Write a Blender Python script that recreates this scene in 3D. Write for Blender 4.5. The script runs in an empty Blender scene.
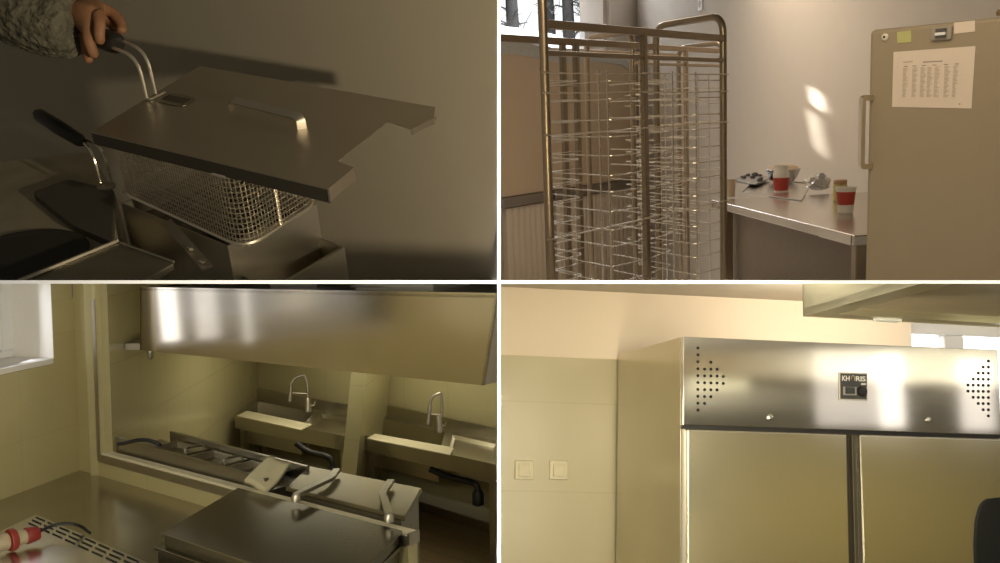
import bpy, bmesh, math, random
from mathutils import Vector as V, Matrix as Mx
from math import sin, cos, radians, pi, atan2, sqrt

random.seed(4)
S = bpy.context.scene
COL = S.collection

# ------------------------------------------------------------------ camera, world, exposure
CAMZ = 2.0
F, CX, CY = 1000.0, 500.0, 281.5
cam_data = bpy.data.cameras.new('camera')
cam_data.sensor_width = 36.0
cam_data.lens = 36.0
cam_data.clip_start = 0.02
cam = bpy.data.objects.new('camera', cam_data)
COL.objects.link(cam)
cam.location = (0, 0, CAMZ)
cam.rotation_euler = (pi / 2, 0, 0)
S.camera = cam
S.view_settings.view_transform = 'Standard'
S.view_settings.look = 'None'
S.view_settings.exposure = 0.0
S.view_settings.gamma = 1.0
S.view_settings.use_curve_mapping = False
w = bpy.data.worlds.new('world')
S.world = w
w.use_nodes = True
w.node_tree.nodes['Background'].inputs[0].default_value = (1.0, 0.86, 0.62, 1)
w.node_tree.nodes['Background'].inputs[1].default_value = 0.10

# each of the four kitchens is a room of its own behind the cross of white dividers: its frame
# (tilt, roll), with the room's origin at the eye
def frame(tilt, roll):
    return Mx.Translation((0, 0, CAMZ)) @ Mx.Rotation(roll, 4, 'Y') @ Mx.Rotation(radians(tilt), 4, 'X')
ROOM = {0: Mx.Translation((0, 0, CAMZ)), 1: frame(28, -.06), 2: frame(9.5, -.04), 3: frame(3.9, -.01), 4: frame(-9, .03)}
SIDE = {0: None, 1: (-1, 1), 2: (1, 1), 3: (-1, -1), 4: (1, -1)}
LIM = {-1: -.0029, 1: .0006}     # metres from the axis plane per metre of the dividers' depth
CUR = 0
def room(k):
    global CUR
    CUR = k
DY = 1.25                        # depth of the dividers' front edge
DYP = 1.97                        # and of the upright one
PX0, PX1 = -.0027 * DYP, .0006 * DYP    # partition sides
PZ0, PZ1 = -.0022 * DY, .0012 * DY      # slab bottom, top

def lamp_at(kind, name, loc, target, energy, color, size=1, size_y=None, spread=None, radius=None, spot=None, blend=.3):
    d = bpy.data.lights.new(name, kind)
    d.energy = energy
    d.color = color
    if kind == 'AREA':
        d.shape = 'RECTANGLE'
        d.size = size
        d.size_y = size_y or size
        if spread:
            d.spread = radians(spread)
    else:
        d.shadow_soft_size = radius or .05
    if kind == 'SPOT':
        d.spot_size = radians(spot)
        d.spot_blend = blend
    o = bpy.data.objects.new(name, d)
    COL.objects.link(o)
    R = ROOM[CUR]
    a, b = R @ V(loc), R @ V(target)
    o.location = a
    o.rotation_euler = (b - a).to_track_quat('-Z', 'Y').to_euler()
    return o

# daylight and added fill lamps of the four kitchens (positions in each room's own frame; 0 = the open front)
room(0)
lamp_at('AREA', 'divider_light', (0, 1.10, -.58), (0, 1.25, 0), 12, (1, 1, 1), 1.1, .03)  # added lamps, this and the beams, whiten the dividers' front edges
lamp_at('AREA', 'divider_beam', (.011, .75, 2.0), (.011, DYP, .33), .35, (1, 1, 1), .012, .6, spread=1.2)
lamp_at('AREA', 'divider_beam', (.0, .75, -2.0), (.0, DYP, -.33), .35, (1, 1, 1), .016, .6, spread=1.2)
room(1)
lamp_at('SPOT', 'assumed_window_daylight', (.405, .518, -.357), (-.24, 1.70, -.42), 54, (1.0, .82, .54), radius=.016, spot=70, blend=.6)  # spot for an assumed low window out of view, placed from the lid's shadow
room(2)
lamp_at('AREA', 'front_fill', (.55, 1.7, .85), (1.5, 4.4, .0), 11, (1.0, .82, .58), 1.0, .6)  # added fill lamp high at the open front, no window there
lamp_at('AREA', 'overhead_fill', (1.3, 6.4, 1.12), (1.5, 6.4, -1), 24, (1.0, .82, .62), .8, 2.5)  # added lamp above the view to brighten the far wall
lamp_at('AREA', 'snow_daylight', (.95, 11.9, 2.5), (.8, 11.8, .4), 200, (.93, .96, 1.0), 1.6, 2.4)
for z_, h_ in ((.01, .10), (-.20, .22)):
    lamp_at('AREA', 'sun_patch_lamp', (2.05 - .37, 6.4 + 1.37, z_ + .35), (2.05, 6.4, z_), .10, (1.0, .92, .78), .03, h_, spread=2)  # unseen lamps added in mid-room to throw the sun patch on the wall
room(3)
for y_, w_, rad_ in ((5.04, .10, 1.3), (4.83, .13, .55), (4.60, .04, .8)):
    lamp_at('AREA', 'window_daylight', (-2.40, y_, -.56), (-1.4, y_ - .1, -.58), 2.0 * rad_ * pi * w_ * .40, (.93, .95, 1.0), w_, .40)  # strips added in the window opening, mirrored as bright bands in the hood
lamp_at('AREA', 'near_side_fill', (-1.9, 1.6, -.75), (-1.0, 5.0, -1.2), 12, (1.0, .93, .72), 1.2, .5)  # soft fill lamp added at the left front, not a window
lamp_at('AREA', 'near_top_fill', (-1.0, 1.9, -.18), (-1.3, 4.7, -1.2), 11, (1.0, .93, .70), 1.2, .12)  # lamp added under the slab to brighten the sill
lamp_at('AREA', 'far_top_fill', (-1.0, 6.7, -.58), (-1.0, 6.9, -2), 14, (1.0, .93, .70), 1.2, .8)  # added fill lamp, hidden behind the hood's front
room(4)
lamp_at('AREA', 'overhead_fill', (.55, 2.5, .06), (1.2, 4.3, -.35), 16, (1.0, .89, .66), 1.0, .4)  # added fill lamp for the wall and fridge
lamp_at('AREA', 'upward_fill', (.95, .90, -.70), (1.5, 2.1, .30), 34, (1.0, .93, .68), .5, .3)  # added lamp brightening the slab's underside, which the header mirrors
lamp_at('AREA', 'wall_fill', (1.75, 4.45, .66), (1.75, 4.9, .4), 6, (1.0, .93, .82), 1.2, .15)  # added lamp behind the hood, brightening the upper wall
lamp_at('AREA', 'window_daylight', (3.3, 5.7, .45), (3.1, 4.6, .3), 60, (.97, .98, 1.0), 2.2, 1.0)
for x0_, x1_, rad_ in ((1.79, 2.15, .42), (2.15, 2.29, 1.1), (2.62, 2.83, .7)):
    lamp_at('AREA', 'band_strip', ((x0_ + x1_) / 2, 3.2, .305), ((x0_ + x1_) / 2, 4.0, .305), 2.1 * rad_ * pi * (x1_ - x0_) * .37, (1.0, .95, .90), x1_ - x0_, .37)  # unseen strips added only for vertical bands mirrored in the header
lamp_at('AREA', 'band_strip', (1.56, 2.6, .35), (1.3, 4.0, .35), 2.6 * .40 * pi * .34 * .10, (1.0, .95, .62), .34, .10)  # another added strip, for the header's bright upper left
lamp_at('AREA', 'front_wall_fill', (4.6, -.2, .05), (4.6, -1.3, -.15), 34, (1.0, .92, .66), 3.0, .2)  # added lamp grading the front wall that the doors mirror

# ------------------------------------------------------------------ placing helpers (room coordinates)
def ray(px, py):
    R = ROOM[CUR].to_3x3()
    return R.transposed() @ V(((px - CX) / F, 1, -(py - CY) / F))
def onz(px, py, z):
    d = ray(px, py)
    return d * (z / d.z)
def onplane(px, py, p, n):
    d = ray(px, py)
    n = V(n)
    return d * (V(p).dot(n) / d.dot(n))
def ondepth(px, py, D):
    return ray(px, py) * D
def above(p, py):
    """the point straight above or below p that shows at picture height py"""
    R = ROOM[CUR].to_3x3()
    w0 = R @ V(p)
    u = R @ V((0, 0, 1))
    k = -(py - CY) / F
    t = (k * w0.y - w0.z) / (u.z - k * u.y)
    return V(p) + V((0, 0, t))
def dirv(a):
    return V((cos(radians(a)), sin(radians(a)), 0))
def xy(p, z):
    return V((p[0], p[1], z))
Z = V((0, 0, 1))

# ------------------------------------------------------------------ materials
def new_mat(name):
    m = bpy.data.materials.new(name)
    m.use_nodes = True
    nt = m.node_tree
    return m, nt, nt.nodes['Principled BSDF']
def ramp_noise(nt, scale, detail=3, mapping=(1, 1, 1), rough=.55):
    tc = nt.nodes.new('ShaderNodeTexCoord')
    mp = nt.nodes.new('ShaderNodeMapping')
    mp.inputs['Scale'].default_value = mapping
    nz = nt.nodes.new('ShaderNodeTexNoise')
    nz.inputs['Scale'].default_value = scale
    nz.inputs['Detail'].default_value = detail
    nz.inputs['Roughness'].default_value = rough
    nt.links.new(tc.outputs['Object'], mp.inputs[0])
    nt.links.new(mp.outputs[0], nz.inputs['Vector'])
    return nz
def simple(name, col, rough=.5, metal=0.0, var=.12, scale=30, bump=.0, mapping=(1, 1, 1), spec=.5, trans=0, sheen=0):
    m, nt, b = new_mat(name)
    nz = ramp_noise(nt, scale, 4, mapping)
    mix = nt.nodes.new('ShaderNodeMix')
    mix.data_type = 'RGBA'
    c0 = tuple(max(0, c * (1 - var)) for c in col)
    c1 = tuple(min(1, c * (1 + var)) for c in col)
    mix.inputs[6].default_value = (*c0, 1)
    mix.inputs[7].default_value = (*c1, 1)
    nt.links.new(nz.outputs['Fac'], mix.inputs[0])
    nt.links.new(mix.outputs[2], b.inputs['Base Color'])
    b.inputs['Roughness'].default_value = rough
    b.inputs['Metallic'].default_value = metal
    b.inputs['Specular IOR Level'].default_value = spec
    if trans:
        b.inputs['Transmission Weight'].default_value = trans
    if bump:
        bp = nt.nodes.new('ShaderNodeBump')
        bp.inputs['Strength'].default_value = bump
        bp.inputs['Distance'].default_value = .01
        nt.links.new(nz.outputs['Fac'], bp.inputs['Height'])
        nt.links.new(bp.outputs[0], b.inputs['Normal'])
    return m
def steel(name, col=(.60, .57, .52), rough=.30, brush=(3, 3, 160), bump=.05, dirt=.12, aniso=0.0, rv=.2):
    m, nt, b = new_mat(name)
    nz = ramp_noise(nt, 4, 3, brush)
    big = ramp_noise(nt, 3.0, 4)
    mix = nt.nodes.new('ShaderNodeMix')
    mix.data_type = 'RGBA'
    mix.inputs[6].default_value = (*[c * (1 - dirt) for c in col], 1)
    mix.inputs[7].default_value = (*[min(1, c * (1 + dirt)) for c in col], 1)
    nt.links.new(big.outputs['Fac'], mix.inputs[0])
    nt.links.new(mix.outputs[2], b.inputs['Base Color'])
    b.inputs['Metallic'].default_value = 1
    mr = nt.nodes.new('ShaderNodeMapRange')
    mr.inputs['To Min'].default_value = rough * (1 - rv)
    mr.inputs['To Max'].default_value = rough * (1 + rv)
    nt.links.new(nz.outputs['Fac'], mr.inputs['Value'])
    nt.links.new(mr.outputs[0], b.inputs['Roughness'])
    if aniso:
        b.inputs['Anisotropic'].default_value = aniso
    bp = nt.nodes.new('ShaderNodeBump')
    bp.inputs['Strength'].default_value = bump
    bp.inputs['Distance'].default_value = .002
    nt.links.new(nz.outputs['Fac'], bp.inputs['Height'])
    nt.links.new(bp.outputs[0], b.inputs['Normal'])
    return m
def tiled(name, col, grout, tw, th, off=(0, 0), rough=.25, gw=.004, stagger=0.0):
    """glazed tiles laid on a wall whose own x runs along it and whose z is height"""
    m, nt, b = new_mat(name)
    tc = nt.nodes.new('ShaderNodeTexCoord')
    sp = nt.nodes.new('ShaderNodeSeparateXYZ')
    cb = nt.nodes.new('ShaderNodeCombineXYZ')
    nt.links.new(tc.outputs['Object'], sp.inputs[0])
    for ax, k, o in (('X', 0, off[0]), ('Z', 1, off[1])):
        ad = nt.nodes.new('ShaderNodeMath')
        ad.operation = 'ADD'
        ad.inputs[1].default_value = o
        nt.links.new(sp.outputs[ax], ad.inputs[0])
        nt.links.new(ad.outputs[0], cb.inputs[k])
    br = nt.nodes.new('ShaderNodeTexBrick')
    br.offset = stagger
    br.inputs['Scale'].default_value = 1
    br.inputs['Brick Width'].default_value = tw
    br.inputs['Row Height'].default_value = th
    br.inputs['Mortar Size'].default_value = gw
    br.inputs['Mortar Smooth'].default_value = .3
    br.inputs['Color1'].default_value = (*col, 1)
    br.inputs['Color2'].default_value = (*[c * .97 for c in col], 1)
    br.inputs['Mortar'].default_value = (*grout, 1)
    nt.links.new(cb.outputs[0], br.inputs['Vector'])
    nt.links.new(br.outputs['Color'], b.inputs['Base Color'])
    b.inputs['Roughness'].default_value = rough
    bp = nt.nodes.new('ShaderNodeBump')
    bp.inputs['Strength'].default_value = .15
    bp.inputs['Distance'].default_value = .003
    bp.invert = True
    nt.links.new(br.outputs['Fac'], bp.inputs['Height'])
    nt.links.new(bp.outputs[0], b.inputs['Normal'])
    return m
def glass_mat(name):
    m, nt, b = new_mat(name)
    out = nt.nodes['Material Output']
    nt.nodes.remove(b)
    tr = nt.nodes.new('ShaderNodeBsdfTransparent')
    gl = nt.nodes.new('ShaderNodeBsdfGlossy')
    gl.inputs['Roughness'].default_value = .02
    mx = nt.nodes.new('ShaderNodeMixShader')
    mx.inputs[0].default_value = .05
    nt.links.new(tr.outputs[0], mx.inputs[1])
    nt.links.new(gl.outputs[0], mx.inputs[2])
    nt.links.new(mx.outputs[0], out.inputs[0])
    return m

# ------------------------------------------------------------------ mesh building
FRAMES = {}
class MB:
    """collects shapes given in room coordinates, then links them as one mesh object"""
    def __init__(self):
        self.v, self.f = [], []
    def poly(self, vs, fs):
        b = len(self.v)
        self.v += [V(p) for p in vs]
        self.f += [tuple(b + i for i in f) for f in fs]
        return self
    def hexa(self, p):       # 4 bottom, 4 top, same order round
        return self.poly(p, [(3, 2, 1, 0), (4, 5, 6, 7), (0, 1, 5, 4), (1, 2, 6, 5), (2, 3, 7, 6), (3, 0, 4, 7)])
    def box(self, o, u, v, w_):
        o, u, v, w_ = V(o), V(u), V(v), V(w_)
        return self.hexa([o, o + u, o + u + v, o + v, o + w_, o + u + w_, o + u + v + w_, o + v + w_])
    def prism(self, pts, ext):
        n = len(pts)
        ext = V(ext)
        b = [V(p) for p in pts]
        return self.poly(b + [p + ext for p in b],
                         [tuple(range(n - 1, -1, -1)), tuple(range(n, 2 * n))] + [(i, (i + 1) % n, n + (i + 1) % n, n + i) for i in range(n)])
    def tube(self, path, r, n=8, closed=False, flat=None, cap=True):
        """r radius or list; flat = (normal, width, thickness) for a strap"""
        path = [V(p) for p in path]
        m = len(path)
        rs = r if isinstance(r, (list, tuple)) else [r] * m
        rings = []
        prev = None
        for i, p in enumerate(path):
            if closed:
                t = path[(i + 1) % m] - path[i - 1]
            else:
                t = path[min(i + 1, m - 1)] - path[max(i - 1, 0)]
            t.normalize()
            if prev is None:
                a = V((0, 0, 1)) if abs(t.z) < .9 else V((1, 0, 0))
                if flat:
                    a = V(flat[0])
                a = (a - t * a.dot(t)).normalized()
            else:
                a = (prev - t * prev.dot(t))
                a = a.normalized() if a.length > 1e-6 else prev
            prev = a
            b_ = t.cross(a)
            ring = []
            if flat:
                for sx, sy in ((1, 1), (-1, 1), (-1, -1), (1, -1)):
                    ring.append(p + a * (sx * flat[2] / 2) + b_ * (sy * flat[1] / 2))
            else:
                for k in range(n):
                    an = 2 * pi * (k + .5) / n
                    ring.append(p + a * (cos(an) * rs[i]) + b_ * (sin(an) * rs[i]))
            rings.append(ring)
        n = len(rings[0])
        vs = [q for rg in rings for q in rg]
        fs = []
        for i in range(m if closed else m - 1):
            j = (i + 1) % m
            for k in range(n):
                fs.append((i * n + k, i * n + (k + 1) % n, j * n + (k + 1) % n, j * n + k))
        if cap and not closed:
            fs.append(tuple(range(n - 1, -1, -1)))
            fs.append(tuple((m - 1) * n + k for k in range(n)))
        return self.poly(vs, fs)
    def lathe(self, c, prof, n=24, axis=Z, cap=(True, True)):
        """prof = [(radius, height)] turned about the axis through c"""
        c = V(c)
        ax = V(axis).normalized()
        a = ax.orthogonal().normalized()
        b_ = ax.cross(a)
        vs = []
        for r, h in prof:
            for k in range(n):
                an = 2 * pi * k / n
                vs.append(c + ax * h + a * (r * cos(an)) + b_ * (r * sin(an)))
        fs = []
        for i in range(len(prof) - 1):
            for k in range(n):
                fs.append((i * n + k, i * n + (k + 1) % n, (i + 1) * n + (k + 1) % n, (i + 1) * n + k))
        if cap[0]:
            fs.append(tuple(range(n - 1, -1, -1)))
        if cap[1]:
            fs.append(tuple((len(prof) - 1) * n + k for k in range(n)))
        return self.poly(vs, fs)
    def build(self, name, mat, parent=None, base=None, fr=None, bev=0, smooth=True, seg=2, clip=True):
        if parent is not None:
            fm = FRAMES[parent.name]
        elif fr is not None:
            fm = fr
        else:
            if base is None:
                base = V(((min(p.x for p in self.v) + max(p.x for p in self.v)) / 2,
                          (min(p.y for p in self.v) + max(p.y for p in self.v)) / 2, min(p.z for p in self.v)))
            fm = Mx.Translation(V(base))
        inv = fm.inverted()
        me = bpy.data.meshes.new(name)
        me.from_pydata([inv @ p for p in self.v], [], self.f)
        bm = bmesh.new()
        bm.from_mesh(me)
        bmesh.ops.recalc_face_normals(bm, faces=bm.faces)
        if bev:
            bmesh.ops.bevel(bm, geom=[e for e in bm.edges if len(e.link_faces) == 2 and e.calc_face_angle(0) > .5], offset=bev, segments=seg, profile=.5, affect='EDGES', clamp_overlap=True)
        if clip and SIDE[CUR]:
            sx, sz = SIDE[CUR]
            W = ROOM[CUR] @ fm
            Wi = W.inverted()
            for co, no in ((V((PX0 if sx < 0 else PX1, 0, CAMZ)), V((-sx, 0, 0))), (V((0, 0, CAMZ + (PZ1 if sz > 0 else PZ0))), V((0, 0, -sz)))):
                if any((W @ v.co - co).dot(no) > 1e-5 for v in bm.verts):
                    lc = Wi @ co
                    ln = (Wi.to_3x3() @ no).normalized()
                    res = bmesh.ops.bisect_plane(bm, geom=list(bm.verts) + list(bm.edges) + list(bm.faces), plane_co=lc, plane_no=ln, clear_outer=True)
                    ed = [g for g in res['geom_cut'] if isinstance(g, bmesh.types.BMEdge)]
                    if ed:
                        bmesh.ops.holes_fill(bm, edges=ed, sides=0)
        bm.to_mesh(me)
        bm.free()
        if len(me.polygons) == 0:
            bpy.data.meshes.remove(me)
            return None
        for p in me.polygons:
            p.use_smooth = smooth
        me.materials.append(mat)
        if smooth:
            me.set_sharp_from_angle(angle=radians(14 if bev else 38))
        o = bpy.data.objects.new(name, me)
        COL.objects.link(o)
        if parent is not None:
            o.parent = parent
        else:
            o.matrix_world = ROOM[CUR] @ fm
        FRAMES[o.name] = fm
        return o
def tag(o, label=None, cat=None, group=None, kind=None):
    if o is None:
        return o
    if label: o['label'] = label
    if cat: o['category'] = cat
    if group: o['group'] = group
    if kind: o['kind'] = kind
    return o
def thing(name, label, cat, base, ang=0, group=None):
    o = bpy.data.objects.new(name, None)
    o.empty_display_size = .05
    COL.objects.link(o)
    fm = Mx.Translation(V(base)) @ Mx.Rotation(radians(ang), 4, 'Z')
    o.matrix_world = ROOM[CUR] @ fm
    FRAMES[o.name] = fm
    return tag(o, label, cat, group)
def struct(o):
    return tag(o, kind='structure')
def wallframe(p0, ang):
    return Mx.Translation(V((p0[0], p0[1], 0))) @ Mx.Rotation(radians(ang), 4, 'Z')
def wall(name, p0, ang, L, z0, z1, mat, th=.12, holes=(), back=1):
    """wall with its face through p0 along ang; thickness on the far side (back=1: to the left of ang); holes (a0, a1, b0, b1)"""
    d = dirv(ang)
    n = dirv(ang + 90) * back
    mb = MB()
    holes = [(max(0, h[0]), min(L, h[1]), max(z0, h[2]), min(z1, h[3])) for h in holes if h[2] < z1 and h[3] > z0]
    xs = sorted({0, L, *[h[0] for h in holes], *[h[1] for h in holes]})
    zs = sorted({z0, z1, *[h[2] for h in holes], *[h[3] for h in holes]})
    p0 = V((p0[0], p0[1], 0))
    for i in range(len(xs) - 1):
        for j in range(len(zs) - 1):
            cx, cz = (xs[i] + xs[i + 1]) / 2, (zs[j] + zs[j + 1]) / 2
            if any(h[0] < cx < h[1] and h[2] < cz < h[3] for h in holes):
                continue
            mb.box(p0 + d * xs[i] + Z * zs[j], d * (xs[i + 1] - xs[i]), n * th, Z * (zs[j + 1] - zs[j]))
    return struct(mb.build(name, mat, fr=wallframe(p0, ang), smooth=False))
def arc(p, q, c, n=6):
    """quarter bend from p to q round the corner point c"""
    return [(1 - t) ** 2 * V(p) + 2 * t * (1 - t) * V(c) + t * t * V(q) for t in [i / n for i in range(n + 1)]]
def bend(pts, r, n=5):
    """round the corners of a polyline"""
    pts = [V(p) for p in pts]
    out = [pts[0]]
    for i in range(1, len(pts) - 1):
        a = pts[i] + (pts[i - 1] - pts[i]).normalized() * min(r, (pts[i - 1] - pts[i]).length * .49)
        b_ = pts[i] + (pts[i + 1] - pts[i]).normalized() * min(r, (pts[i + 1] - pts[i]).length * .49)
        out += arc(a, b_, pts[i], n)
    out.append(pts[-1])
    return out
def ngon_round(pts, r, n=4):
    m = len(pts)
    out = []
    for i in range(m):
        p, a, b_ = V(pts[i]), V(pts[i - 1]), V(pts[(i + 1) % m])
        out += arc(p + (a - p).normalized() * r, p + (b_ - p).normalized() * r, p, n)
    return out

M_white = simple('divider_white', (.93, .93, .92), .6, var=.01)
ST = steel('stainless_warm', (.60, .57, .52), .30)
ST_dark = steel('stainless_dull', (.42, .39, .34), .38)
ST_soft = steel('stainless_satin', (.63, .60, .55), .24, brush=(2, 2, 90))
WIRE = steel('bright_wire', (.72, .68, .60), .22, bump=0)
BLACK = simple('black_plastic', (.014, .013, .012), .45)
RUBBER = simple('black_rubber', (.012, .012, .012), .7)
DARKHOLE = simple('dark_opening', (.012, .011, .009), .8)

# ------------------------------------------------------------------ the white dividers
room(0)
mb = MB().box((PX0, DYP, -3.2), (PX1 - PX0, 0, 0), (0, 12.0, 0), (0, 0, 6.4))
struct(mb.build('wall_middle', M_white, base=(0, DYP, -3.2), clip=False))
mb = MB().box((-5.2, DY, PZ0), (10.4, 0, 0), (0, 12.5, 0), (0, 0, PZ1 - PZ0))
struct(mb.build('floor_middle', M_white, base=(0, DY, PZ0), clip=False))

# ================================================================== kitchen 1: deep fryer under its lid
room(1)
WALL1 = simple('grey_green_plaster', (.36, .33, .27), .8, var=.05, scale=12, bump=.02)
LIDST = steel('lid_steel', (.50, .46, .40), .34, brush=(120, 4, 4))
TANKST = steel('tank_steel', (.50, .47, .40), .35)
SKIRT = simple('shaded_edge', (.035, .031, .024), .5)  # shade on the lid's skirt put into the colour
OLDST = steel('greasy_steel', (.33, .31, .26), .42, dirt=.3)
z0 = -.50
BWIRE = steel('basket_wire', (.84, .79, .70), .42, bump=0)
FL, FR, BR, BL = (onz(*p, z0) for p in ((91, 132), (328, 189), (435, 107), (200, 66)))
U = (FR - FL).normalized()                 # along the lid's long edge
Vv = ((BL - FL) + (BR - FR)).normalized()  # across it, towards the wall
uang = math.degrees(atan2(U.y, U.x))
nw = V((-U.y, U.x, 0))
# the wall behind, parallel to the long edge
pw = BR + nw * .25
p_l = pw - U * 2.2
wall('wall_back', (p_l.x, p_l.y), uang, 3.6, -2.2, .8, WALL1, back=1)

lid = thing('fryer_cover', 'large square stainless fryer lid with a strap handle and notched right edge', 'lid', FL, uang)
outline = [onz(*p, z0) for p in ((91, 132), (328, 189), (354, 167.5), (338, 161), (388, 121.5), (412, 129), (434, 118), (435, 107), (200, 66))]
MB().prism(outline, (0, 0, -.0015)).build('lid_sheet', LIDST, lid, smooth=False)
sk = .019
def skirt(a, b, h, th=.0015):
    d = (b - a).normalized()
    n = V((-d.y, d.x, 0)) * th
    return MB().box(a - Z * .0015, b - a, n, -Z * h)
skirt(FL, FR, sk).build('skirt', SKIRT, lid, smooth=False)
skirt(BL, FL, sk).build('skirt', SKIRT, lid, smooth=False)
skirt(outline[1], outline[2], sk * .9).build('skirt', LIDST, lid, smooth=False)
skirt(outline[5], outline[6], .008).build('skirt', LIDST, lid, smooth=False)
skirt(outline[6], outline[7], .012).build('skirt', LIDST, lid, smooth=False)
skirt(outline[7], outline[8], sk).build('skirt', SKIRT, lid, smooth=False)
# strap handle
ha, hb = onz(231, 110, z0), onz(302, 128.5, z0)
ht = .019
path = bend([ha, ha + Z * ht, hb + Z * ht, hb], .017, 6)
MB().tube(path, 1, flat=(Vv.cross(Z), .014, .0035)).build('strap_handle', steel('strap_steel', (.56, .52, .45), .42), lid)
# perforated slot beside the basket handle
c = onz(176, 100, z0)
pts = []
for k in range(28):
    an = 2 * pi * k / 28
    cu, cv = abs(cos(an)) ** .6 * (1 if cos(an) > 0 else -1), abs(sin(an)) ** .6 * (1 if sin(an) > 0 else -1)
    pts.append(c + U * (.039 * cu) + Vv * (.025 * cv) + Z * .0006)
slot = MB().prism(pts, (0, 0, .0006)).build('vent', OLDST, lid, smooth=False)
mb = MB()
for i in range(9):
    for j in range(4):
        q = c + U * (-.026 + .0065 * i) + Vv * (-.010 + .0066 * j) + Z * .0014
        mb.lathe(q, [(.0022, 0), (.0022, .0003)], 6)
mb.build('perforation', DARKHOLE, slot, smooth=False)

# basket of woven wire, its rim round the tank's mouth
zb = -.628
bc = [onz(119, 191, zb), onz(246, 249, zb), onz(321, 200, zb)]
b3 = bc[0] + bc[2] - bc[1]
quad = [bc[0], bc[1], bc[2], b3]
def inset(q, d):
    c_ = sum(q, V()) / 4
    return [c_ + (p - c_) * (1 - d) for p in q]
basket = thing('fryer_basket', 'fine mesh wire frying basket held half raised under the square lid', 'basket', bc[0], uang)
ring = ngon_round(quad, .045, 8)
L = [0]
for i in range(len(ring)):
    L.append(L[-1] + (ring[(i + 1) % len(ring)] - ring[i]).length)
def ringpt(s):
    s %= L[-1]
    for i in range(len(ring)):
        if L[i + 1] >= s:
            return ring[i].lerp(ring[(i + 1) % len(ring)], (s - L[i]) / max(1e-9, L[i + 1] - L[i]))
H = z0 - .021 - zb
NV = 150
mb = MB()
for i in range(NV):
    p = ringpt(L[-1] * i / NV)
    mb.tube([p, p + Z * H], .0010, 3, cap=False)
for j in range(1, 13):
    mb.tube([p + Z * (H * j / 13) for p in ring], .0010, 3, closed=True)
mb.build('wire_mesh', BWIRE, basket)
MB().tube(ring, .0030, 6, closed=True).build('rim_wire', BWIRE, basket)
MB().tube([p + Z * H for p in ring], .0028, 6, closed=True).build('rim_wire', BWIRE, basket)
p = ringpt(0)
mb = MB()
cc = sum(quad, V()) / 4
mb.tube([cc.lerp(quad[1].lerp(quad[2], .45), .985), cc.lerp(quad[1].lerp(quad[2], .45), .985) + Z * H], .0022, 6)
mb.build('upright_wire', BWIRE, basket)
mb = MB()
q0, q1 = quad[0].lerp(quad[3], .12), quad[1].lerp(quad[2], .12)
for k in range(18):
    t = (k + .5) / 18
    mb.tube([quad[0].lerp(quad[1], t), quad[3].lerp(quad[2], t)], .0009, 3, cap=False)
for k in range(10):
    t = (k + .5) / 10
    mb.tube([quad[0].lerp(quad[3], t), quad[1].lerp(quad[2], t)], .0009, 3, cap=False)
mb.build('mesh_bottom', BWIRE, basket)
# handle: two bent wires and a black grip
s1, s2 = onz(147, 100, z0), onz(156, 96, z0)
t1, t2 = above(s1, 56), above(s2, 50)
hdir = (-U * .9 + Z * .12).normalized()
e1 = t1 + (-U) * .075 + Z * .010
e2 = t2 + (-U) * .065 + Z * .010
for a, tp, e in ((s1, t1, e1), (s2, t2, e2)):
    MB().tube(bend([a + Z * .0035, tp - Z * .002, e], .035, 7), .0030, 8).build('handle_wire', BWIRE, basket)
MB().tube(bend([s1 + Z * .002 - U * .004, s1 + U * .012 - Vv * .002 + Z * .003, onz(165, 92.5, z0 + .004)], .006, 4), .0024, 6).build('hook_wire', BWIRE, basket)
gm = (e1 + e2) / 2
gd = ((e1 - t1).normalized() + (e2 - t2).normalized()).normalized()
GA, GB = gm - gd * .012, gm + gd * .075
rr = [.013, .0175, .019, .0185, .019, .0165, .010]
MB().tube([GA.lerp(GB, t) for t in (0, .06, .25, .5, .75, .94, 1)], rr, 14).build('grip', BLACK, basket)

# fryer: tank, housing, bracket
fry = thing('deep_fryer', 'stainless deep fryer body below the raised mesh basket', 'fryer', xy(bc[1], -1.0), uang)
zr = zb - .004
to = [onz(121, 203, zr), onz(227.5, 246, zr), onz(316.5, 204, zr)]
to.append(to[0] + to[2] - to[1])
ti = inset(to, .02)
mb = MB()
for i in range(4):
    j = (i + 1) % 4
    mb.hexa([to[i] - Z * .4, to[j] - Z * .4, ti[j] - Z * .4, ti[i] - Z * .4, to[i], to[j], ti[j], ti[i]])
mb.build('tank', TANKST, fry, smooth=False)
MB().prism(ti, (0, 0, -.01)).v and MB().prism([p - Z * .03 for p in ti], (0, 0, -.004)).build('oil_surface', simple('old_frying_oil', (.03, .022, .008), .12), fry, smooth=False)
zh = -.69
ho = [onz(126, 225, zh), onz(273, 290, zh), onz(344.5, 247, zh)]
ho.append(ho[0] + ho[2] - ho[1])
hi_ = inset(ho, .03)
mb = MB()
for i in range(4):
    j = (i + 1) % 4
    mb.hexa([ho[i] - Z * .4, ho[j] - Z * .4, hi_[j] - Z * .4, hi_[i] - Z * .4, ho[i], ho[j], hi_[j], hi_[i]])
mb.build('housing', OLDST, fry, smooth=False)
MB().prism([p - Z * .045 for p in hi_], (0, 0, -.004)).build('inner_tray', OLDST, fry, smooth=False)
# clamp bar across the tank's left face
a, b = onz(166, 222, zr + .006), onz(207, 268, zr - .030)
MB().tube([a, a.lerp(b, .5), b], 1, flat=(Z, .018, .004)).build('clamp_bar', TANKST, fry, smooth=False)
for t in (.62, .9):
    q = a.lerp(b, t) + Z * .002
    MB().lathe(q, [(.007, 0), (.007, .004), (.003, .006)], 8).build('clamp_bolt', WIRE, fry)

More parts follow.
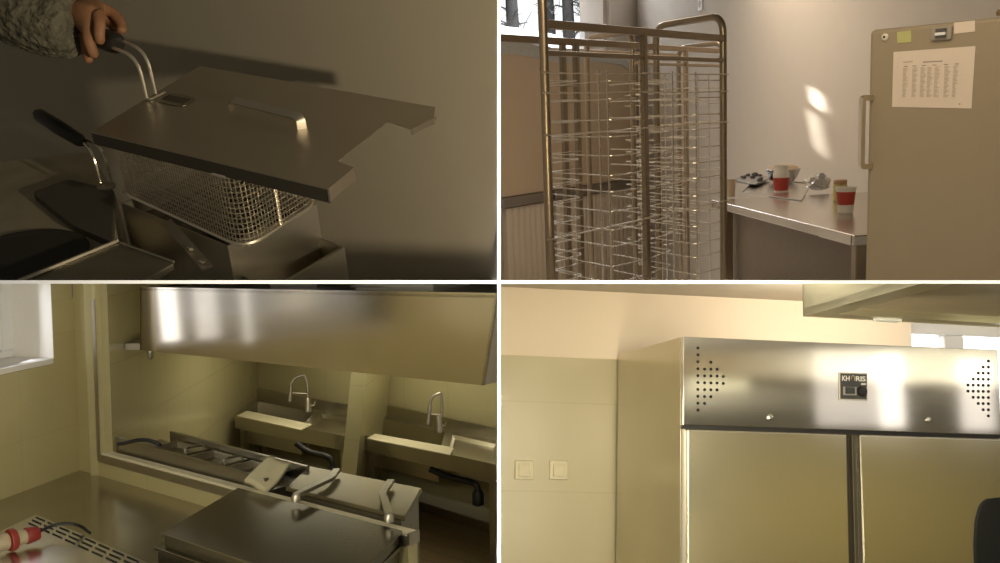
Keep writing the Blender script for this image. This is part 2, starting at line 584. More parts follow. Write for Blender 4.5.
# second fryer on the left with its own lid, round well and basket handle
f2 = thing('deep_fryer', 'grimy dark fryer on the left with a round black well', 'fryer', onz(40, 250, -.9), uang)
z2 = -.66
tp = [onz(-120, 190, z2), onz(-40, 420, z2), onz(160, 262, z2), onz(130, 165, z2), onz(40, 140, z2)]
top = [onz(*q, z2) for q in ((-60, 330), (112, 246), (116, 196), (90, 152), (-60, 168))]
MB().prism(top, (0, 0, -.2)).build('body', simple('grimy_steel', (.30, .27, .20), .5, metal=.3, var=.5, scale=9), f2, smooth=False)
c = onz(14, 262, z2 + .002)
MB().lathe(c + Z * .001, [(.105, 0), (.112, .003), (.106, .004), (.098, .002), (.098, .0015)], 40).build('well', DARKHOLE, f2)
e = [onz(*q, z2 + .012) for q in ((32, 192), (68, 179), (114, 190), (112, 242), (74, 226))]
MB().prism(ngon_round(e, .012), (0, 0, -.014)).build('cover', simple('burnt_cover', (.05, .046, .038), .5), f2, smooth=False)
# flat steel lid in front
l2 = thing('fryer_cover', 'small flat steel lid lying low before the clamp bar', 'lid', onz(110, 262, -.66), uang)
q4 = [onz(*q, z2 + .02) for q in ((20, 283), (118, 243), (174, 263), (110, 300))]
MB().prism(q4, (0, 0, -.012)).build('lid_sheet', OLDST, l2, bev=.002)
MB().tube([q4[0] + Z * .003, q4[1] + Z * .003], .004, 6).build('rolled_edge', TANKST, l2)
MB().tube([q4[1] + Z * .002, q4[2] + Z * .002], .002, 6).build('rolled_edge', TANKST, l2)
# second basket handle
zc = -.56
hb2 = thing('basket_handle', 'black basket handle with two bent wires resting on the left fryer', 'handle', onz(60, 130, zc), uang)
a, b = onz(36, 113, zc + .03), onz(84, 143, zc)
MB().tube([a.lerp(b, t) for t in (0, .08, .5, .92, 1)], [.007, .012, .013, .011, .006], 10).build('grip', BLACK, hb2)
for q in (((80, 140), (92, 150), (93, 183)), ((84, 138), (103, 148), (104, 180))):
    pp = [onz(*q[0], zc + .002), onz(*q[1], zc), None]
    pp[2] = above(pp[1], q[2][1])
    MB().tube(bend(pp, .03, 6), .0026, 6).build('handle_wire', WIRE, hb2)
q = above(onz(97, 150, zc), 186)
MB().lathe(q - Z * .004, [(.014, 0), (.016, .004), (.012, .007)], 14).build('hook_plate', OLDST, hb2)

# person: sleeved forearm and hand holding the grip
SKIN = simple('skin', (.27, .135, .072), .6, var=.2, scale=60, bump=.05)
FLEECE = simple('grey_fleece', (.13, .125, .10), .95, var=.75, scale=55, bump=.9, spec=.1)
COAT = simple('black_coat', (.006, .006, .006), .9, spec=.1)
Rm = ROOM[1].to_3x3().transposed()
cx_, cy_, cz_ = Rm @ V((1, 0, 0)), Rm @ V((0, 1, 0)), Rm @ V((0, 0, 1))   # across, away, up
D0 = (ROOM[1].to_3x3() @ gm).y
def P(px, py, dz=0.0):
    return ondepth(px, py, D0 + dz)
person = thing('person', "person's fleece-sleeved arm and hand gripping the basket handle", 'person', P(40, 20), 0)
def skin(name, chain, edges, mat, parent, sub=2):
    """one continuous body: joints with a radius each, grown with the Skin modifier"""
    inv = FRAMES[parent.name].inverted()
    me = bpy.data.meshes.new(name)
    me.from_pydata([inv @ V(p) for p, r in chain], edges, [])
    o = bpy.data.objects.new(name, me)
    COL.objects.link(o)
    o.parent = parent
    FRAMES[o.name] = FRAMES[parent.name]
    m = o.modifiers.new('skin', 'SKIN')
    m.use_smooth_shade = True
    for i, (p, r) in enumerate(chain):
        me.skin_vertices[0].data[i].radius = (r, r) if not isinstance(r, tuple) else r
        me.skin_vertices[0].data[i].use_root = (i == 0)
    s = o.modifiers.new('sub', 'SUBSURF')
    s.levels = s.render_levels = sub
    me.materials.append(mat)
    return o
ch, ed = [], []
def add(pts, root=None):
    prev = root
    for p, r in pts:
        ch.append((p, r))
        if prev is not None:
            ed.append((prev, len(ch) - 1))
        prev = len(ch) - 1
    return prev
# forearm -> wrist -> palm
add([(P(30, 2, .02), .034), (P(62, 8, .01), .028), (P(78, 12, .004), (.022, .028)), (P(90, 16, .0), (.020, .030))])
palm = len(ch) - 1
# index and middle go over the grip, ring and little curl below, thumb along the near side
add([(P(103, 8, .022), .0115), (P(114, 13, .028), .0105), (P(121, 23, .022), .0098), (P(122, 33, .010), .0088)], palm)
add([(P(98, 13, -.022), .0115), (P(100, 24, -.034), .0105), (P(99, 36, -.034), .0098), (P(101, 45, -.022), .0086)], palm)
add([(P(88, 30, -.020), .0112), (P(89, 42, -.026), .0104), (P(93, 52, -.018), .0095), (P(95, 57, -.006), .0084)], palm)
add([(P(84, 33, .014), .0105), (P(86, 46, .012), .0098), (P(88, 58, .008), .0088), (P(90, 63, .006), .0078)], palm)
add([(P(100, 15, .040), .0125), (P(111, 22, .044), .0110), (P(116, 30, .036), .0098)], palm)
skin('hand', ch, ed, SKIN, person)
# sleeve with ribbed folds
path = [P(-60, -60, .06), P(-8, -14, .04), P(18, 6, .03), P(45, 20, .02), P(66, 25, .01), P(76, 27, .005), P(78, 27, .004)]
mb = MB()
rs = [.078, .072, .069, .063, .057, .053, .043]
mb.tube(path, rs, 28)
o = mb.build('sleeve', FLEECE, person)
s = o.modifiers.new('sub', 'SUBSURF'); s.levels = s.render_levels = 4
tx = bpy.data.textures.new('fleece_folds', 'CLOUDS')
tx.noise_scale = .018
dm = o.modifiers.new('folds', 'DISPLACE'); dm.texture = tx; dm.strength = .012; dm.texture_coords = 'LOCAL'
mb = MB()
mb.tube([P(-110, -60, -.06), P(-52, -8, -.06), P(-36, 18, -.06), P(-36, 38, -.06), P(-44, 56, -.06)], [.09, .072, .062, .050, .03], 18)
o = mb.build('coat_body', COAT, person)
o.modifiers.new('sub', 'SUBSURF').render_levels = 2



# ================================================================== kitchen 2: wire racks, steel table, grey fridge
room(2)
WALL2 = simple('warm_white_plaster', (.66, .60, .53), .85, var=.03, scale=8, bump=.01)
RACKST = steel('rack_steel', (.30, .24, .17), .32, brush=(40, 40, 2))
RWIRE = steel('rack_wire', (.64, .58, .48), .27, bump=0)
FRIDGE2 = simple('grey_beige_enamel', (.33, .27, .185), .38, var=.03, scale=14)
BEIGE = simple('beige_board', (.50, .385, .26), .6, var=.04, scale=9)
RADW = simple('cream_radiator_paint', (.56, .47, .36), .45, var=.03)
TABLEST = steel('table_steel', (.56, .51, .45), .22, brush=(3, 140, 3))
PVC = simple('white_window_frame', (.80, .80, .80), .4, var=.01)
GLASS = glass_mat('window_glass')

zt = -.50
tF0, tC, tB0, tB1 = onz(728, 207, zt), onz(854, 235.5, zt), onz(728, 168, zt), onz(810, 182, zt)
tdir = ((tC - tF0).normalized() + (tB1 - tB0).normalized()).normalized()      # along the table towards the eye
tn = V((-tdir.y, tdir.x, 0))                                                  # to the back wall
tang = math.degrees(atan2(tdir.y, tdir.x))
tdepth = ((tB0 + tB1) / 2 - (tF0 + tC) / 2).dot(tn)
# back wall runs along the table's back edge
wp = tC + tn * (tdepth + .015)
def on_back(px, py):
    return onplane(px, py, wp, tn)
corner = on_back(637, 150)
wend = on_back(1060, 120)
bl = (wend - corner)
bl.z = 0
wall('wall_right', (corner.x, corner.y), tang, bl.length + .6, -2.2, 1.6, WALL2, back=1, th=.15)
# window wall, running left from the corner
zr = .26
A = onz(543, 24, zr)
C = onz(723, 38.5, zr)
W = C - A
wdir = W.normalized()
wang = math.degrees(atan2(wdir.y, wdir.x))
wn = V((-wdir.y, wdir.x, 0))
def on_win(px, py):
    return onplane(px, py, corner, wn)
Lw = 3.0
start = corner - V((wdir.x, wdir.y, 0)) * Lw
def wpos(px, py):
    p = on_win(px, py)
    return (p - start).dot(wdir), p.z
wx1, wz0 = wpos(604, 60)
_, wsill = wpos(540, 47)
wall('wall_window', (start.x, start.y), wang, Lw, -2.2, 1.6, WALL2, holes=[(.3, wx1, wsill, 1.3)], back=1, th=.28)
# the white-painted stub beside the corner
s0, s1 = wpos(606, 60)[0], wpos(636, 60)[0]
mb = MB()
mb.box(start + wdir * (s0 + .02) - wn * .05 - Z * 2.2, wdir * (s1 - s0 - .04), wn * .05, Z * 3.8)
struct(mb.build('trim_1', WALL2, smooth=False))
# window: frame members set in the reveal, two panes
win = thing('window_1', None, None, start + wdir * 1.2 + wn * .16 + Z * wsill, wang)
win['kind'] = 'structure'
fx = [.3, wpos(545, 10)[0] - .04, wx1]
def fbar(x0, x1, z0_, z1_, name='window_frame'):
    return MB().box(start + wdir * x0 + wn * .16 + Z * z0_, wdir * (x1 - x0), wn * .07, Z * (z1_ - z0_)).build(name, PVC, win, bev=.006)
fw = .075
fbar(.3, wx1, wsill, wsill + .10)
fbar(wx1 - .10, wx1, wsill + .10, 1.3)
fbar(.3, .4, wsill + .10, 1.3)
MB().box(start + wdir * .3 - wn * .10 + Z * (wsill - .04), wdir * (wx1 - .3), wn * .28, Z * .04).build('window_sill', PVC, win, bev=.006)
SKYM, _nt, _b = new_mat('overcast_sky')
_b.inputs['Emission Color'].default_value = (.93, .96, 1.0, 1)
_b.inputs['Emission Strength'].default_value = 1.1
MB().box(start + wdir * .4 + wn * .19 + Z * (wsill + .1), wdir * (wx1 - .5), wn * .006, Z * (1.2 - wsill)).build('pane', GLASS, win, smooth=False)
# snow bank and bare trees outside
SNOW = simple('snow', (.86, .87, .90), .7, var=.03, scale=3, bump=.2)
BARK = simple('wet_bark', (.035, .032, .03), .9, var=.6, scale=20, bump=.5)
o0 = start + wn * .5
mb = MB()
n1, n2 = 22, 10
for i in range(n1):
    for j in range(n2):
        p = o0 - wdir * .5 + wdir * (4.2 * i / (n1 - 1)) + wn * (1.9 * j / (n2 - 1)) - wn * .1
        mb.v.append(V((p.x, p.y, wsill + .06 + .42 * (j / (n2 - 1)) ** 1.2 + .05 * sin(i * 1.3 + j))))
for i in range(n1 - 1):
    for j in range(n2 - 1):
        a = i * n2 + j
        mb.f.append((a, a + 1, a + n2 + 1, a + n2))
tag(mb.build('snow', SNOW), 'snow bank outside the window', 'snow', kind='stuff')
rnd = random.Random(3)
tl = ['leftmost bare trunk in the snow seen past the rack post', 'thick bare trunk in the snow behind the window pane', 'bare tree trunk in the snow left of the white window frame', 'dark trunk in the snow against the white window frame']
TW = simple('snowy_twigs', (.30, .29, .28), .9, var=.5, scale=30)
for i, px in enumerate((512, 549, 568, 588)):
    p = on_win(px, 40) + wn * (2.0 + .5 * (i % 2))
    d = (p - V((0, 0, 0)))
    p = onplane(px, 40, start + wn * (2.1 + .35 * (i % 2)), wn)
    base = xy(p, wsill - .1)
    t = thing('tree', tl[i], 'tree', base, 0, None)
    MB().tube([base, base + Z * .5 + wdir * .03, base + Z * 1.3, base + Z * 2.4 - wdir * .06], [.10, .085, .07, .04], 10).build('trunk', BARK, t)
    mb = MB()
    for k in range(26):
        h = .15 + 1.6 * rnd.random()
        q = base + Z * h
        an = rnd.random() * 2 * pi
        e = q + V((cos(an), sin(an), 0)) * (.12 + .2 * rnd.random()) + Z * (.25 * rnd.random() - .05)
        mb.tube([q, q.lerp(e, .5) + Z * .04, e], [.016, .010, .004], 5)
        for m in range(3):
            f = q.lerp(e, .4 + .2 * m)
            mb.tube([f, f + V((rnd.random() - .5, rnd.random() - .5, rnd.random() - .3)) * .25], [.006, .003], 4)
    tag(mb.build('branches', TW if i % 2 else BARK, t), kind='stuff')

# beige board with a rounded top standing before the window wall
def face(px, py, off):
    return onplane(px, py, corner - wn * off, wn)
top = [(470, 196), (470, 44), (500, 40), (516, 40.5), (532, 44), (545, 49), (560, 53), (600, 53), (622, 56), (631, 64), (634, 80), (636, 196)]
pts = [face(px, py, .34) for px, py in top]
zlow = max(face(528, 201, .36).z + .058, face(528, 196, .34).z)
pts[0].z = pts[-1].z = zlow
bd = thing('screen_board', 'tall beige board with a rounded grey top standing behind the racks', 'board', xy(face(560, 196, .34), face(560, 196, .34).z), wang)
MB().prism(pts, wn * .10).build('board', BEIGE, bd, bev=.012)
mb = MB()
edge = [face(px, py, .345) for px, py in top[1:11]]
low = [face(px, py + d_, .345) for (px, py), d_ in zip(top[1:11], (14, 14, 14, 13, 12, 10, 9, 9, 8, 6))]
n = len(edge)
fs = [(i, i + 1, n + i + 1, n + i) for i in range(n - 1)]
vs = edge + low
mb.poly([p - wn * .003 for p in vs] + [p + wn * .003 for p in vs], fs + [tuple(2 * n + k for k in reversed(f)) for f in fs] + [(i, i + 1, 2 * n + i + 1, 2 * n + i) for i in range(n - 1)] + [(n + i, n + i + 1, 3 * n + i + 1, 3 * n + i) for i in range(n - 1)])
mb.build('top_band', simple('grey_band', (.42, .41, .37), .5), bd)
# ribbed radiators with a steel shelf above
for k, (x0, x1) in enumerate(((506, 552), (556, 640))):
    lab = ('cream ribbed radiator under the beige board, left of the rack post', 'cream ribbed radiator seen through the wire racks')[k]
    r0, r1 = face(x0, 210, .30), face(x1, 206, .30)
    ra = thing('radiator', lab, 'radiator', xy(r0, r0.z - .9), wang, 'radiators under the window')
    z1 = face(528, 205, .30).z
    lr = (r1 - r0).dot(wdir)
    mb = MB()
    nr = max(5, round(lr / .085))
    prof = []
    for i in range(nr * 8 + 1):
        t = i / (nr * 8)
        prof.append(xy(r0, z1) + wdir * (lr * t) - wn * (.022 * (abs(sin(pi * nr * t)) ** .5)))
    back = [xy(r0, z1) + wdir * lr + wn * .05, xy(r0, z1) + wn * .05]
    mb.prism(prof + back, (0, 0, -1.0)).build('panel', RADW, ra)
    MB().box(xy(r0, z1) + wn * .055, wdir * lr, wn * .05, -Z * .95).build('rear_panel', RADW, ra)
    sh0, sh1 = face(503 if k == 0 else 556, 205, .36), face(552 if k == 0 else 640, 200, .36)
    zz = face(528, 201, .36).z
    sf = MB().box(xy(sh0, zz - .03), wdir * (sh1 - sh0).dot(wdir), wn * .2, Z * .085).build('shelf', ST_dark, ra, bev=.006)
# sockets
def plate(name, label, px, py, s_, cat='socket', toggle=False):
    p = on_back(px, py)
    t = thing(name, label, cat, p, tang)
    a = p - tn * .012
    MB().box(a - tdir * s_ - Z * s_, tdir * 2 * s_, tn * .012, Z * 2 * s_).build('plate', PVC, t, bev=.004)
    MB().lathe(a + tn * .002, [(s_ * .55, 0), (s_ * .55, .004), (s_ * .5, .005)], 20, axis=-tn).build('insert', simple('socket_insert', (.52, .48, .42), .5), t)
    return t
plate('wall_socket', 'white wall socket high on the wall above the racks', 701, 4, .055)

struct(MB().box(start - wdir * 1 + wn * 3.9 - Z * .4, wdir * 16, wn * .05, Z * 4).build('sky', SKYM, smooth=False))
# ---- wire plate racks
def rack(label, A, W, D, zlist, mids, zt, arch, extra=(), heavy=.014, dense=True, loops=(.34, .36), rods_at=(((.55, .06), (.64, .06)), ((.38, .06), (.68, .06)))):
    wd, dd = W.normalized(), D.normalized()
    t = thing('rack_trolley', label, 'rack', xy(A, -1.3), math.degrees(atan2(wd.y, wd.x)), 'tall wire rack trolleys')
    zb_ = -1.35
    def post(p, z1=zt, r=heavy, name='post'):
        MB().box(p - wd * r - dd * r + Z * (zb_ - p.z), wd * 2 * r, dd * 2 * r, Z * (z1 - zb_)).build(name, RACKST, t, bev=.004)
    def hoop(p, q, arch=arch):
        MB().tube(bend([xy(p, zb_), xy(p, zt + arch), xy(q, zt + arch), xy(q, zb_)], .07, 7), heavy * 1.05, 10).build('side_hoop', RACKST, t)
    hoop(A, A + D, arch * 1.45)
    hoop(A + W, A + W + D)
    for m in mids:
        post(A + W * m)
        post(A + W * m + D)
    for e in extra:
        post(e)
    def bar(p, q, z, r=.011, h=.013):
        d = (q - p)
        n_ = V((-d.y, d.x, 0)).normalized()
        MB().box(xy(p, z - h) - n_ * r, d, n_ * 2 * r, Z * 2 * h).build('top_bar', RACKST, t, bev=.003)
    bar(A, A + W, zt)
    bar(A + D, A + W + D, zt)
    bar(A, A + W, zt - .085, .008, .008)
    stops = [0, *mids, 1]
    rods = []
    for i in range(len(stops) - 1):
        a0, a1 = A + W * stops[i], A + W * stops[i + 1]
        cw = a1 - a0
        for f, g in rods_at[i % len(rods_at)]:
            if 1:
                p = a0 + cw * f + D * g
                MB().tube([xy(p, zt - .13), xy(p, zb_)], .0034, 6).build('guide_rod', RWIRE, t)
        for k, z in enumerate(zlist):
            jit = .004 * sin(k * 2.3 + i)
            # two rails: each a bent wire from the front post to the inner rod and back to the rear post
            for side in (0, 1):
                o = a0 if side == 0 else a1
                sgn = 1 if side == 0 else -1
                f = loops[0] if side == 0 else loops[1]
                pth = [xy(o + cw * (sgn * .0), z + jit), xy(o + cw * (sgn * f) + D * .04, z + jit), xy(o + cw * (sgn * f) + D * (.5 if i == 0 and not side else .94), z + jit)] + ([xy(o + D * .96, z + jit)] if side else [])
                MB().tube(bend(pth, .03, 3), .0022, 5).build('wire_rail', RWIRE, t)
            if k in (0, 1, 3, 8) or not dense:
                q = a0 - wd * .03 - dd * .02
                MB().tube([xy(q, z + .022 + jit), xy(a0 + cw * .5 - dd * .012, z + .02 + jit), xy(a1 + wd * .02 - dd * .02, z + .022 + jit)], .0026, 5).build('front_wire', RWIRE, t)
    return t
Dv = onz(656, 47, zr) - C
B = onz(649.5, 31.5, zr)
mid = (B - A).length / W.length
zl = [zr - .165 - .0625 * k for k in range(14)]
Dp = Dv
ex = [onplane(562, 100, A + Dv * .9, V((Dv.y, -Dv.x, 0)).cross(Z)) ]
pe = onplane(564, 100, A + Dv, V((-W.y, W.x, 0)))
rack('tall double wire rack trolley in front, its hooped ends rising above the bars', A, W, Dv, zl, [mid], zr, .088, [xy(pe, 0)])
# the second one stands behind it
zr2 = zr + .05
D2 = Dv * .95
A2 = onz(632, 46, zr2)
C2 = A2 + wdir * 1.0
for k in range(60):
    C2 = A2 + wdir * (.3 + .02 * k)
    R_ = ROOM[2].to_3x3() @ C2
    if CX + F * R_.x / R_.y > 722:
        break
rack('narrower wire rack trolley standing behind the double one', A2, C2 - A2, D2, [z - .02 for z in zl], [.55], zr2, .05, loops=(.34, .40))

# ---- steel table
tab = thing('steel_table', 'stainless steel work table with cups and trays on it against the wall', 'table', xy(tC, -1.3), tang)
far = tC - tdir * ((tC - tF0).dot(tdir) + .42)
c4 = [far, tC, tC + tn * tdepth, far + tn * tdepth]
zk = tC - above(tC, 244)
drop = .040
MB().prism([p for p in c4], (0, 0, -drop)).build('tabletop', TABLEST, tab, bev=.005)
MB().prism([tC - tdir * .02 + tn * .002 - tn * .002, tC - tdir * .30, tC - tdir * .30 - tn * .0035, tC - tdir * .02 - tn * .0035], (0, 0, -drop)).build('front_plate', TABLEST, tab, bev=.001)
MB().box(far + tn * (tdepth - .012), tdir * (tC - far).length, tn * .012, Z * .05).build('upstand', TABLEST, tab, bev=.003)
for f, g in ((.04, .03), (.04, tdepth - .08)):
    p = tC - tdir * (f + .045) + tn * g
    MB().box(p - Z * drop, tdir * .042, tn * .042, -Z * .9).build('leg', RACKST, tab, bev=.004)
p = far + tdir * .1 + tn * .03
MB().box(p - Z * drop, tdir * .042, tn * .042, -Z * .9).build('leg', RACKST, tab, bev=.004)
# closed brown panel below the top
MB().box(far + tdir * .04 + tn * .10 - Z * (drop + .002), tdir * ((tC - far).length - .12), tn * .02, -Z * .8).build('under_panel', simple('brown_panel', (.25, .20, .155), .6), tab, smooth=False)

# ---- things on the table
REDL = simple('red_label', (.42, .045, .025), .5)
WHT = simple('white_plastic', (.74, .69, .62), .4, var=.03)
FOIL = steel('foil', (.44, .43, .42), .25, brush=(40, 40, 40), bump=.6)
zc = zt + .001
def on_t(px, py):
    return onz(px, py, zc)
def rad(p, px):
    return px / F * (ROOM[2].to_3x3() @ p).y / 2
# big white tub with a red label
p = on_t(781, 192) + Z * .001
h = (above(p, 165) - p).z
r = rad(p, 16)
tub = thing('tub', 'white plastic tub with a red label, before the foil-wrapped bowl', 'tub', p, tang)
MB().lathe(p, [(r * .86, 0), (r * .93, h * .3), (r, h * .62), (r * .97, h * .70), (r * .88, h * .76), (r * .90, h * .95), (r * .96, h), (r * .86, h), (r * .84, h * .8)], 28, cap=(True, True)).build('body', WHT, tub)
MB().lathe(p, [(r * .885, h * .06), (r * .945, h * .3), (r * 1.0, h * .54)], 28, cap=(False, False)).build('label', REDL, tub)
# bowl wrapped in foil behind it
q = on_t(783, 183) + Z * .004
r2 = rad(q, 33)
h2 = (above(q, 167) - q).z
bw = thing('foil_bowl', 'crumpled foil-covered bowl behind the white tub', 'bowl', q, tang)
MB().lathe(q, [(r2 * .55, 0), (r2 * .8, h2 * .3), (r2, h2 * .8), (r2 * 1.04, h2 * .86), (r2 * .97, h2 * .9)], 30).build('body', FOIL, bw)
MB().lathe(q, [(r2 * .98, h2 * .88), (r2 * .8, h2 * 1.05), (r2 * .45, h2 * 1.16), (r2 * .1, h2 * 1.13)], 24).build('crust', simple('baked_crust', (.42, .30, .19), .8, var=.4, scale=60, bump=.5), bw)
# cup with red label
p = on_t(845.5, 213)
h = (above(p, 187) - p).z
r = rad(p, 20)
cup = thing('cup', 'white cup with a red label at the table corner by the fridge', 'cup', p, tang)
MB().lathe(p, [(r * .70, 0), (r * .72, h * .05), (r * .95, h * .93), (r * 1.02, h * .95), (r * 1.02, h), (r * .92, h), (r * .66, h * .06)], 28).build('body', WHT, cup)
MB().lathe(p, [(r * .80, h * .33), (r * .935, h * .83)], 28, cap=(False, False)).build('label', REDL, cup)
# patterned jar behind the cup
p = on_t(840, 201)
h = (above(p, 180) - p).z
r = rad(p, 14)
jar = thing('jar', 'yellow-green jar with a brown lid behind the labelled cup', 'jar', p, tang)
MB().lathe(p, [(r * .95, 0), (r, h * .08), (r, h * .72), (r * .85, h * .8)], 22).build('body', simple('yellow_green_wrap', (.52, .46, .14), .5, var=.6, scale=70), jar)
MB().lathe(p + Z * h * .8, [(r * .92, 0), (r * .95, h * .04), (r * .92, h * .2), (r * .8, h * .22)], 22).build('jar_lid', simple('brown_lid', (.44, .27, .14), .5), jar)
# small beige cup by the rack post
p = on_t(731, 196.5)
h = (above(p, 180) - p).z
r = rad(p, 9)
cp = thing('cup', 'small beige cup beside the rack post', 'cup', p, tang)
MB().lathe(p, [(r * .85, 0), (r, h), (r * .9, h), (r * .78, h * .1)], 20).build('body', simple('beige_cup', (.56, .43, .29), .5), cp)
MB().lathe(p + Z * h * .02, [(r * 1.02, h * .93), (r * 1.06, h * .97), (r * 1.02, h)], 20, cap=(False, False)).build('rim', simple('beige_cup_rim', (.50, .40, .28), .4), cp)
# foil tray of food
p4 = [on_t(733, 184), on_t(755, 189), on_t(772, 181), on_t(748, 177)]
p4 = [p + Z * .008 for p in p4]
c_ = sum(p4, V()) / 4
tr = thing('foil_tray', 'shallow foil tray of dark leftovers near the rack', 'tray', c_, tang)
mb = MB()
hh = .020
oi = [c_ + (p - c_) * .82 for p in p4]
mb.hexa(oi + [p + Z * hh for p in p4])
mb.build('tray', FOIL, tr, bev=.004)
rr_ = random.Random(8)
FOOD = simple('dark_food', (.035, .03, .025), .7, var=.5)
for k in range(9):
    q = c_ + (p4[1] - p4[3]) * (rr_.random() - .5) * .55 + (p4[0] - p4[2]) * (rr_.random() - .5) * .5 + Z * hh
    s = .012 + .012 * rr_.random()
    MB().lathe(q - Z * .004, [(s * .6, 0), (s, s * .4), (s * .7, s * .9), (s * .2, s * 1.05)], 8).build('food_scrap', FOOD, tr)
# steel sheet tray lying under the tub
p4 = [on_t(742, 193), on_t(801, 201), on_t(812, 184), on_t(757, 179)]
sh_ = thing('sheet_pan', 'flat steel sheet pan under the tub and foil bowl', 'pan', sum(p4, V()) / 4, tang)
MB().prism([p - Z * .0005 for p in p4], (0, 0, .0012)).build('sheet', ST_soft, sh_, smooth=False)
for i in range(4):
    MB().tube([p4[i] + Z * .003, p4[(i + 1) % 4] + Z * .003], .0035, 6).build('rolled_rim', ST_soft, sh_)
# crumpled clear bag
q = on_t(818, 190)
bg = thing('plastic_bag', 'crumpled clear plastic bag beside the jar', 'bag', q, tang)
bm = bmesh.new()
bmesh.ops.create_icosphere(bm, subdivisions=3, radius=1)
rb = random.Random(5)
mb = MB()
rx = rad(q, 33)
for v in bm.verts:
    k = 1 + .45 * (rb.random() - .5)
    mb.v.append(q + tdir * (v.co.x * rx * k * .9) + tn * (v.co.y * rx * .7 * k) + Z * (max(0, (v.co.z * .5 + .45) * rx * .85 * k)))
mb.f = [tuple(v.index for v in f.verts) for f in bm.faces]
bm.free()
mb.build('bag', simple('crumpled_film', (.50, .47, .42), .18, var=.25, scale=50), bg, smooth=False)
mb = MB().tube([q + tdir * rx * .2 + Z * rx * .6, q + tdir * rx * .35 + Z * rx * .82, q + tdir * rx * .55 + Z * rx * .86], [rx * .12, rx * .15, rx * .22], 7)
mb.build('twisted_neck', simple('bag_neck', (.40, .40, .40), .25), bg)

# ---- grey fridge
zf = .17
f0, f1 = onz(869.5, 30, zf), onz(1000, 17, zf)
fd = (f1 - f0)
fd.z = 0
fd.normalize()
fnn = V((-fd.y, fd.x, 0))
fang = math.degrees(atan2(fd.y, fd.x))
fr_ = thing('fridge', 'tall grey-beige fridge with a notice and a small note on its front', 'fridge', xy(f0, -1.3), fang)
FW = (f1 - f0).length + .34
MB().box(f0 + fnn * .045 - Z * 1.55, fd * FW, fnn * .62, Z * 1.55).build('cabinet', FRIDGE2, fr_, bev=.008)
door = MB().box(f0 - Z * 1.55, fd * FW, fnn * .04, Z * 1.55).build('door', FRIDGE2, fr_, bev=.010)
def onf(px, py, off=0.0):
    return onplane(px, py, f0 - fnn * off, fnn)
MB().box(f0 + fd * .01 + fnn * .038 - Z * 1.5, fd * (FW - .02), fnn * .01, Z * 1.48).build('gasket', BLACK, fr_, smooth=False)
# bar handle on the left edge
h0, h1 = onf(866, 98), onf(866, 166)
hz0, hz1 = h1.z, h0.z
hx = f0 + fd * .012
pth = bend([xy(hx, hz1), xy(hx - fnn * .034 - fd * .006, hz1), xy(hx - fnn * .034 - fd * .006, hz0), xy(hx, hz0)], .008, 3)
MB().tube(pth, 1, flat=(fd, .014, .010)).build('handle', steel('sunlit_handle', (.80, .76, .68), .3, bump=0), fr_)  # sunlight on the handle put into its pale colour
# thermostat window, lock
a = onf(932, 41)
b = onf(953, 26)
e0, e1 = V((fd * (b - a).dot(fd))), Z * (b.z - a.z)
ds = MB().box(a - fnn * .008, e0, fnn * .010, e1).build('display', simple('display_bezel', (.33, .30, .25), .35), fr_, bev=.003)
MB().box(a - fnn * .012 + e0 * .28 + e1 * .16, e0 * .5, fnn * .006, e1 * .72).build('display_slot', simple('display_slot', (.09, .08, .07), .3), ds, smooth=False)
MB().box(a - fnn * .014 + e0 * .28 + e1 * .36, e0 * .5, fnn * .006, e1 * .22).build('display_line', PVC, ds, smooth=False)
q = onf(885.5, 37)
lk = MB().lathe(q, [(.0085, 0), (.0085, .004), (.005, .006)], 16, axis=-fnn).build('lock', simple('lock_ring', (.75, .70, .60), .3), fr_)
MB().lathe(q - fnn * .006, [(.003, 0), (.003, .001)], 10, axis=-fnn).build('keyhole', BLACK, lk)
# papers stuck on the door
PAPER = simple('paper', (.74, .63, .53), .85, var=.02)
def sheet(name, label, cat, corners, mat):
    pts_ = [onf(px, py, .0012) for px, py in corners]
    t = thing(name, label, cat, pts_[0], fang)
    MB().prism(pts_, fnn * .0008).build('sheet', mat, t, smooth=False)
    return t
note = sheet('notice', 'white printed notice sheet on the fridge door', 'notice', ((893.5, 52), (975.5, 46), (971.5, 108.5), (892, 107)), PAPER)
INK = simple('grey_ink', (.30, .26, .21), .9)
INK2 = simple('pale_ink', (.50, .42, .335), .9)
def npt(u, v):
    a_, b_, c2, d_ = [onf(px, py, .0016) for px, py in ((893.5, 52), (975.5, 46), (971.5, 108.5), (892, 107))]
    return a_.lerp(b_, u).lerp(d_.lerp(c2, u), v)
def dash(mb, u0, u1, v, hv):
    mb.poly([npt(u0, v), npt(u1, v), npt(u1, v + hv), npt(u0, v + hv)], [(0, 1, 2, 3)])
for u0, u1, v, hv in [(.38, .62, .205, .016), (.13, .25, .19, .010), (.845, .865, .92, .02)] + [(u, u + .05, .265, .012) for u in (.14, .25, .37, .50, .64, .77)]:
    mb = MB()
    dash(mb, u0, u1, v, hv)
    mb.build('heading_line', INK, note, smooth=False)
mb = MB()
rn = random.Random(2)
for r_ in range(24):
    v = .30 + r_ * .022
    for u in (.13, .25, .355, .44, .53, .65, .755):
        l = .035 + .035 * rn.random()
        dash(mb, u, u + l, v, .010)
mb.build('table_rows', INK2, note, smooth=False)
sheet('sticky_note', 'yellow-green sticky note on the fridge beside the lock', 'note', ((897, 32), (911, 30.5), (911.2, 42), (897.3, 43.5)), simple('yellow_note', (.50, .49, .20), .8))
sheet('sticker', 'blank white sticker beside the fridge display', 'sticker', ((954, 22.5), (975, 20.5), (975, 31.5), (954, 34)), PAPER)
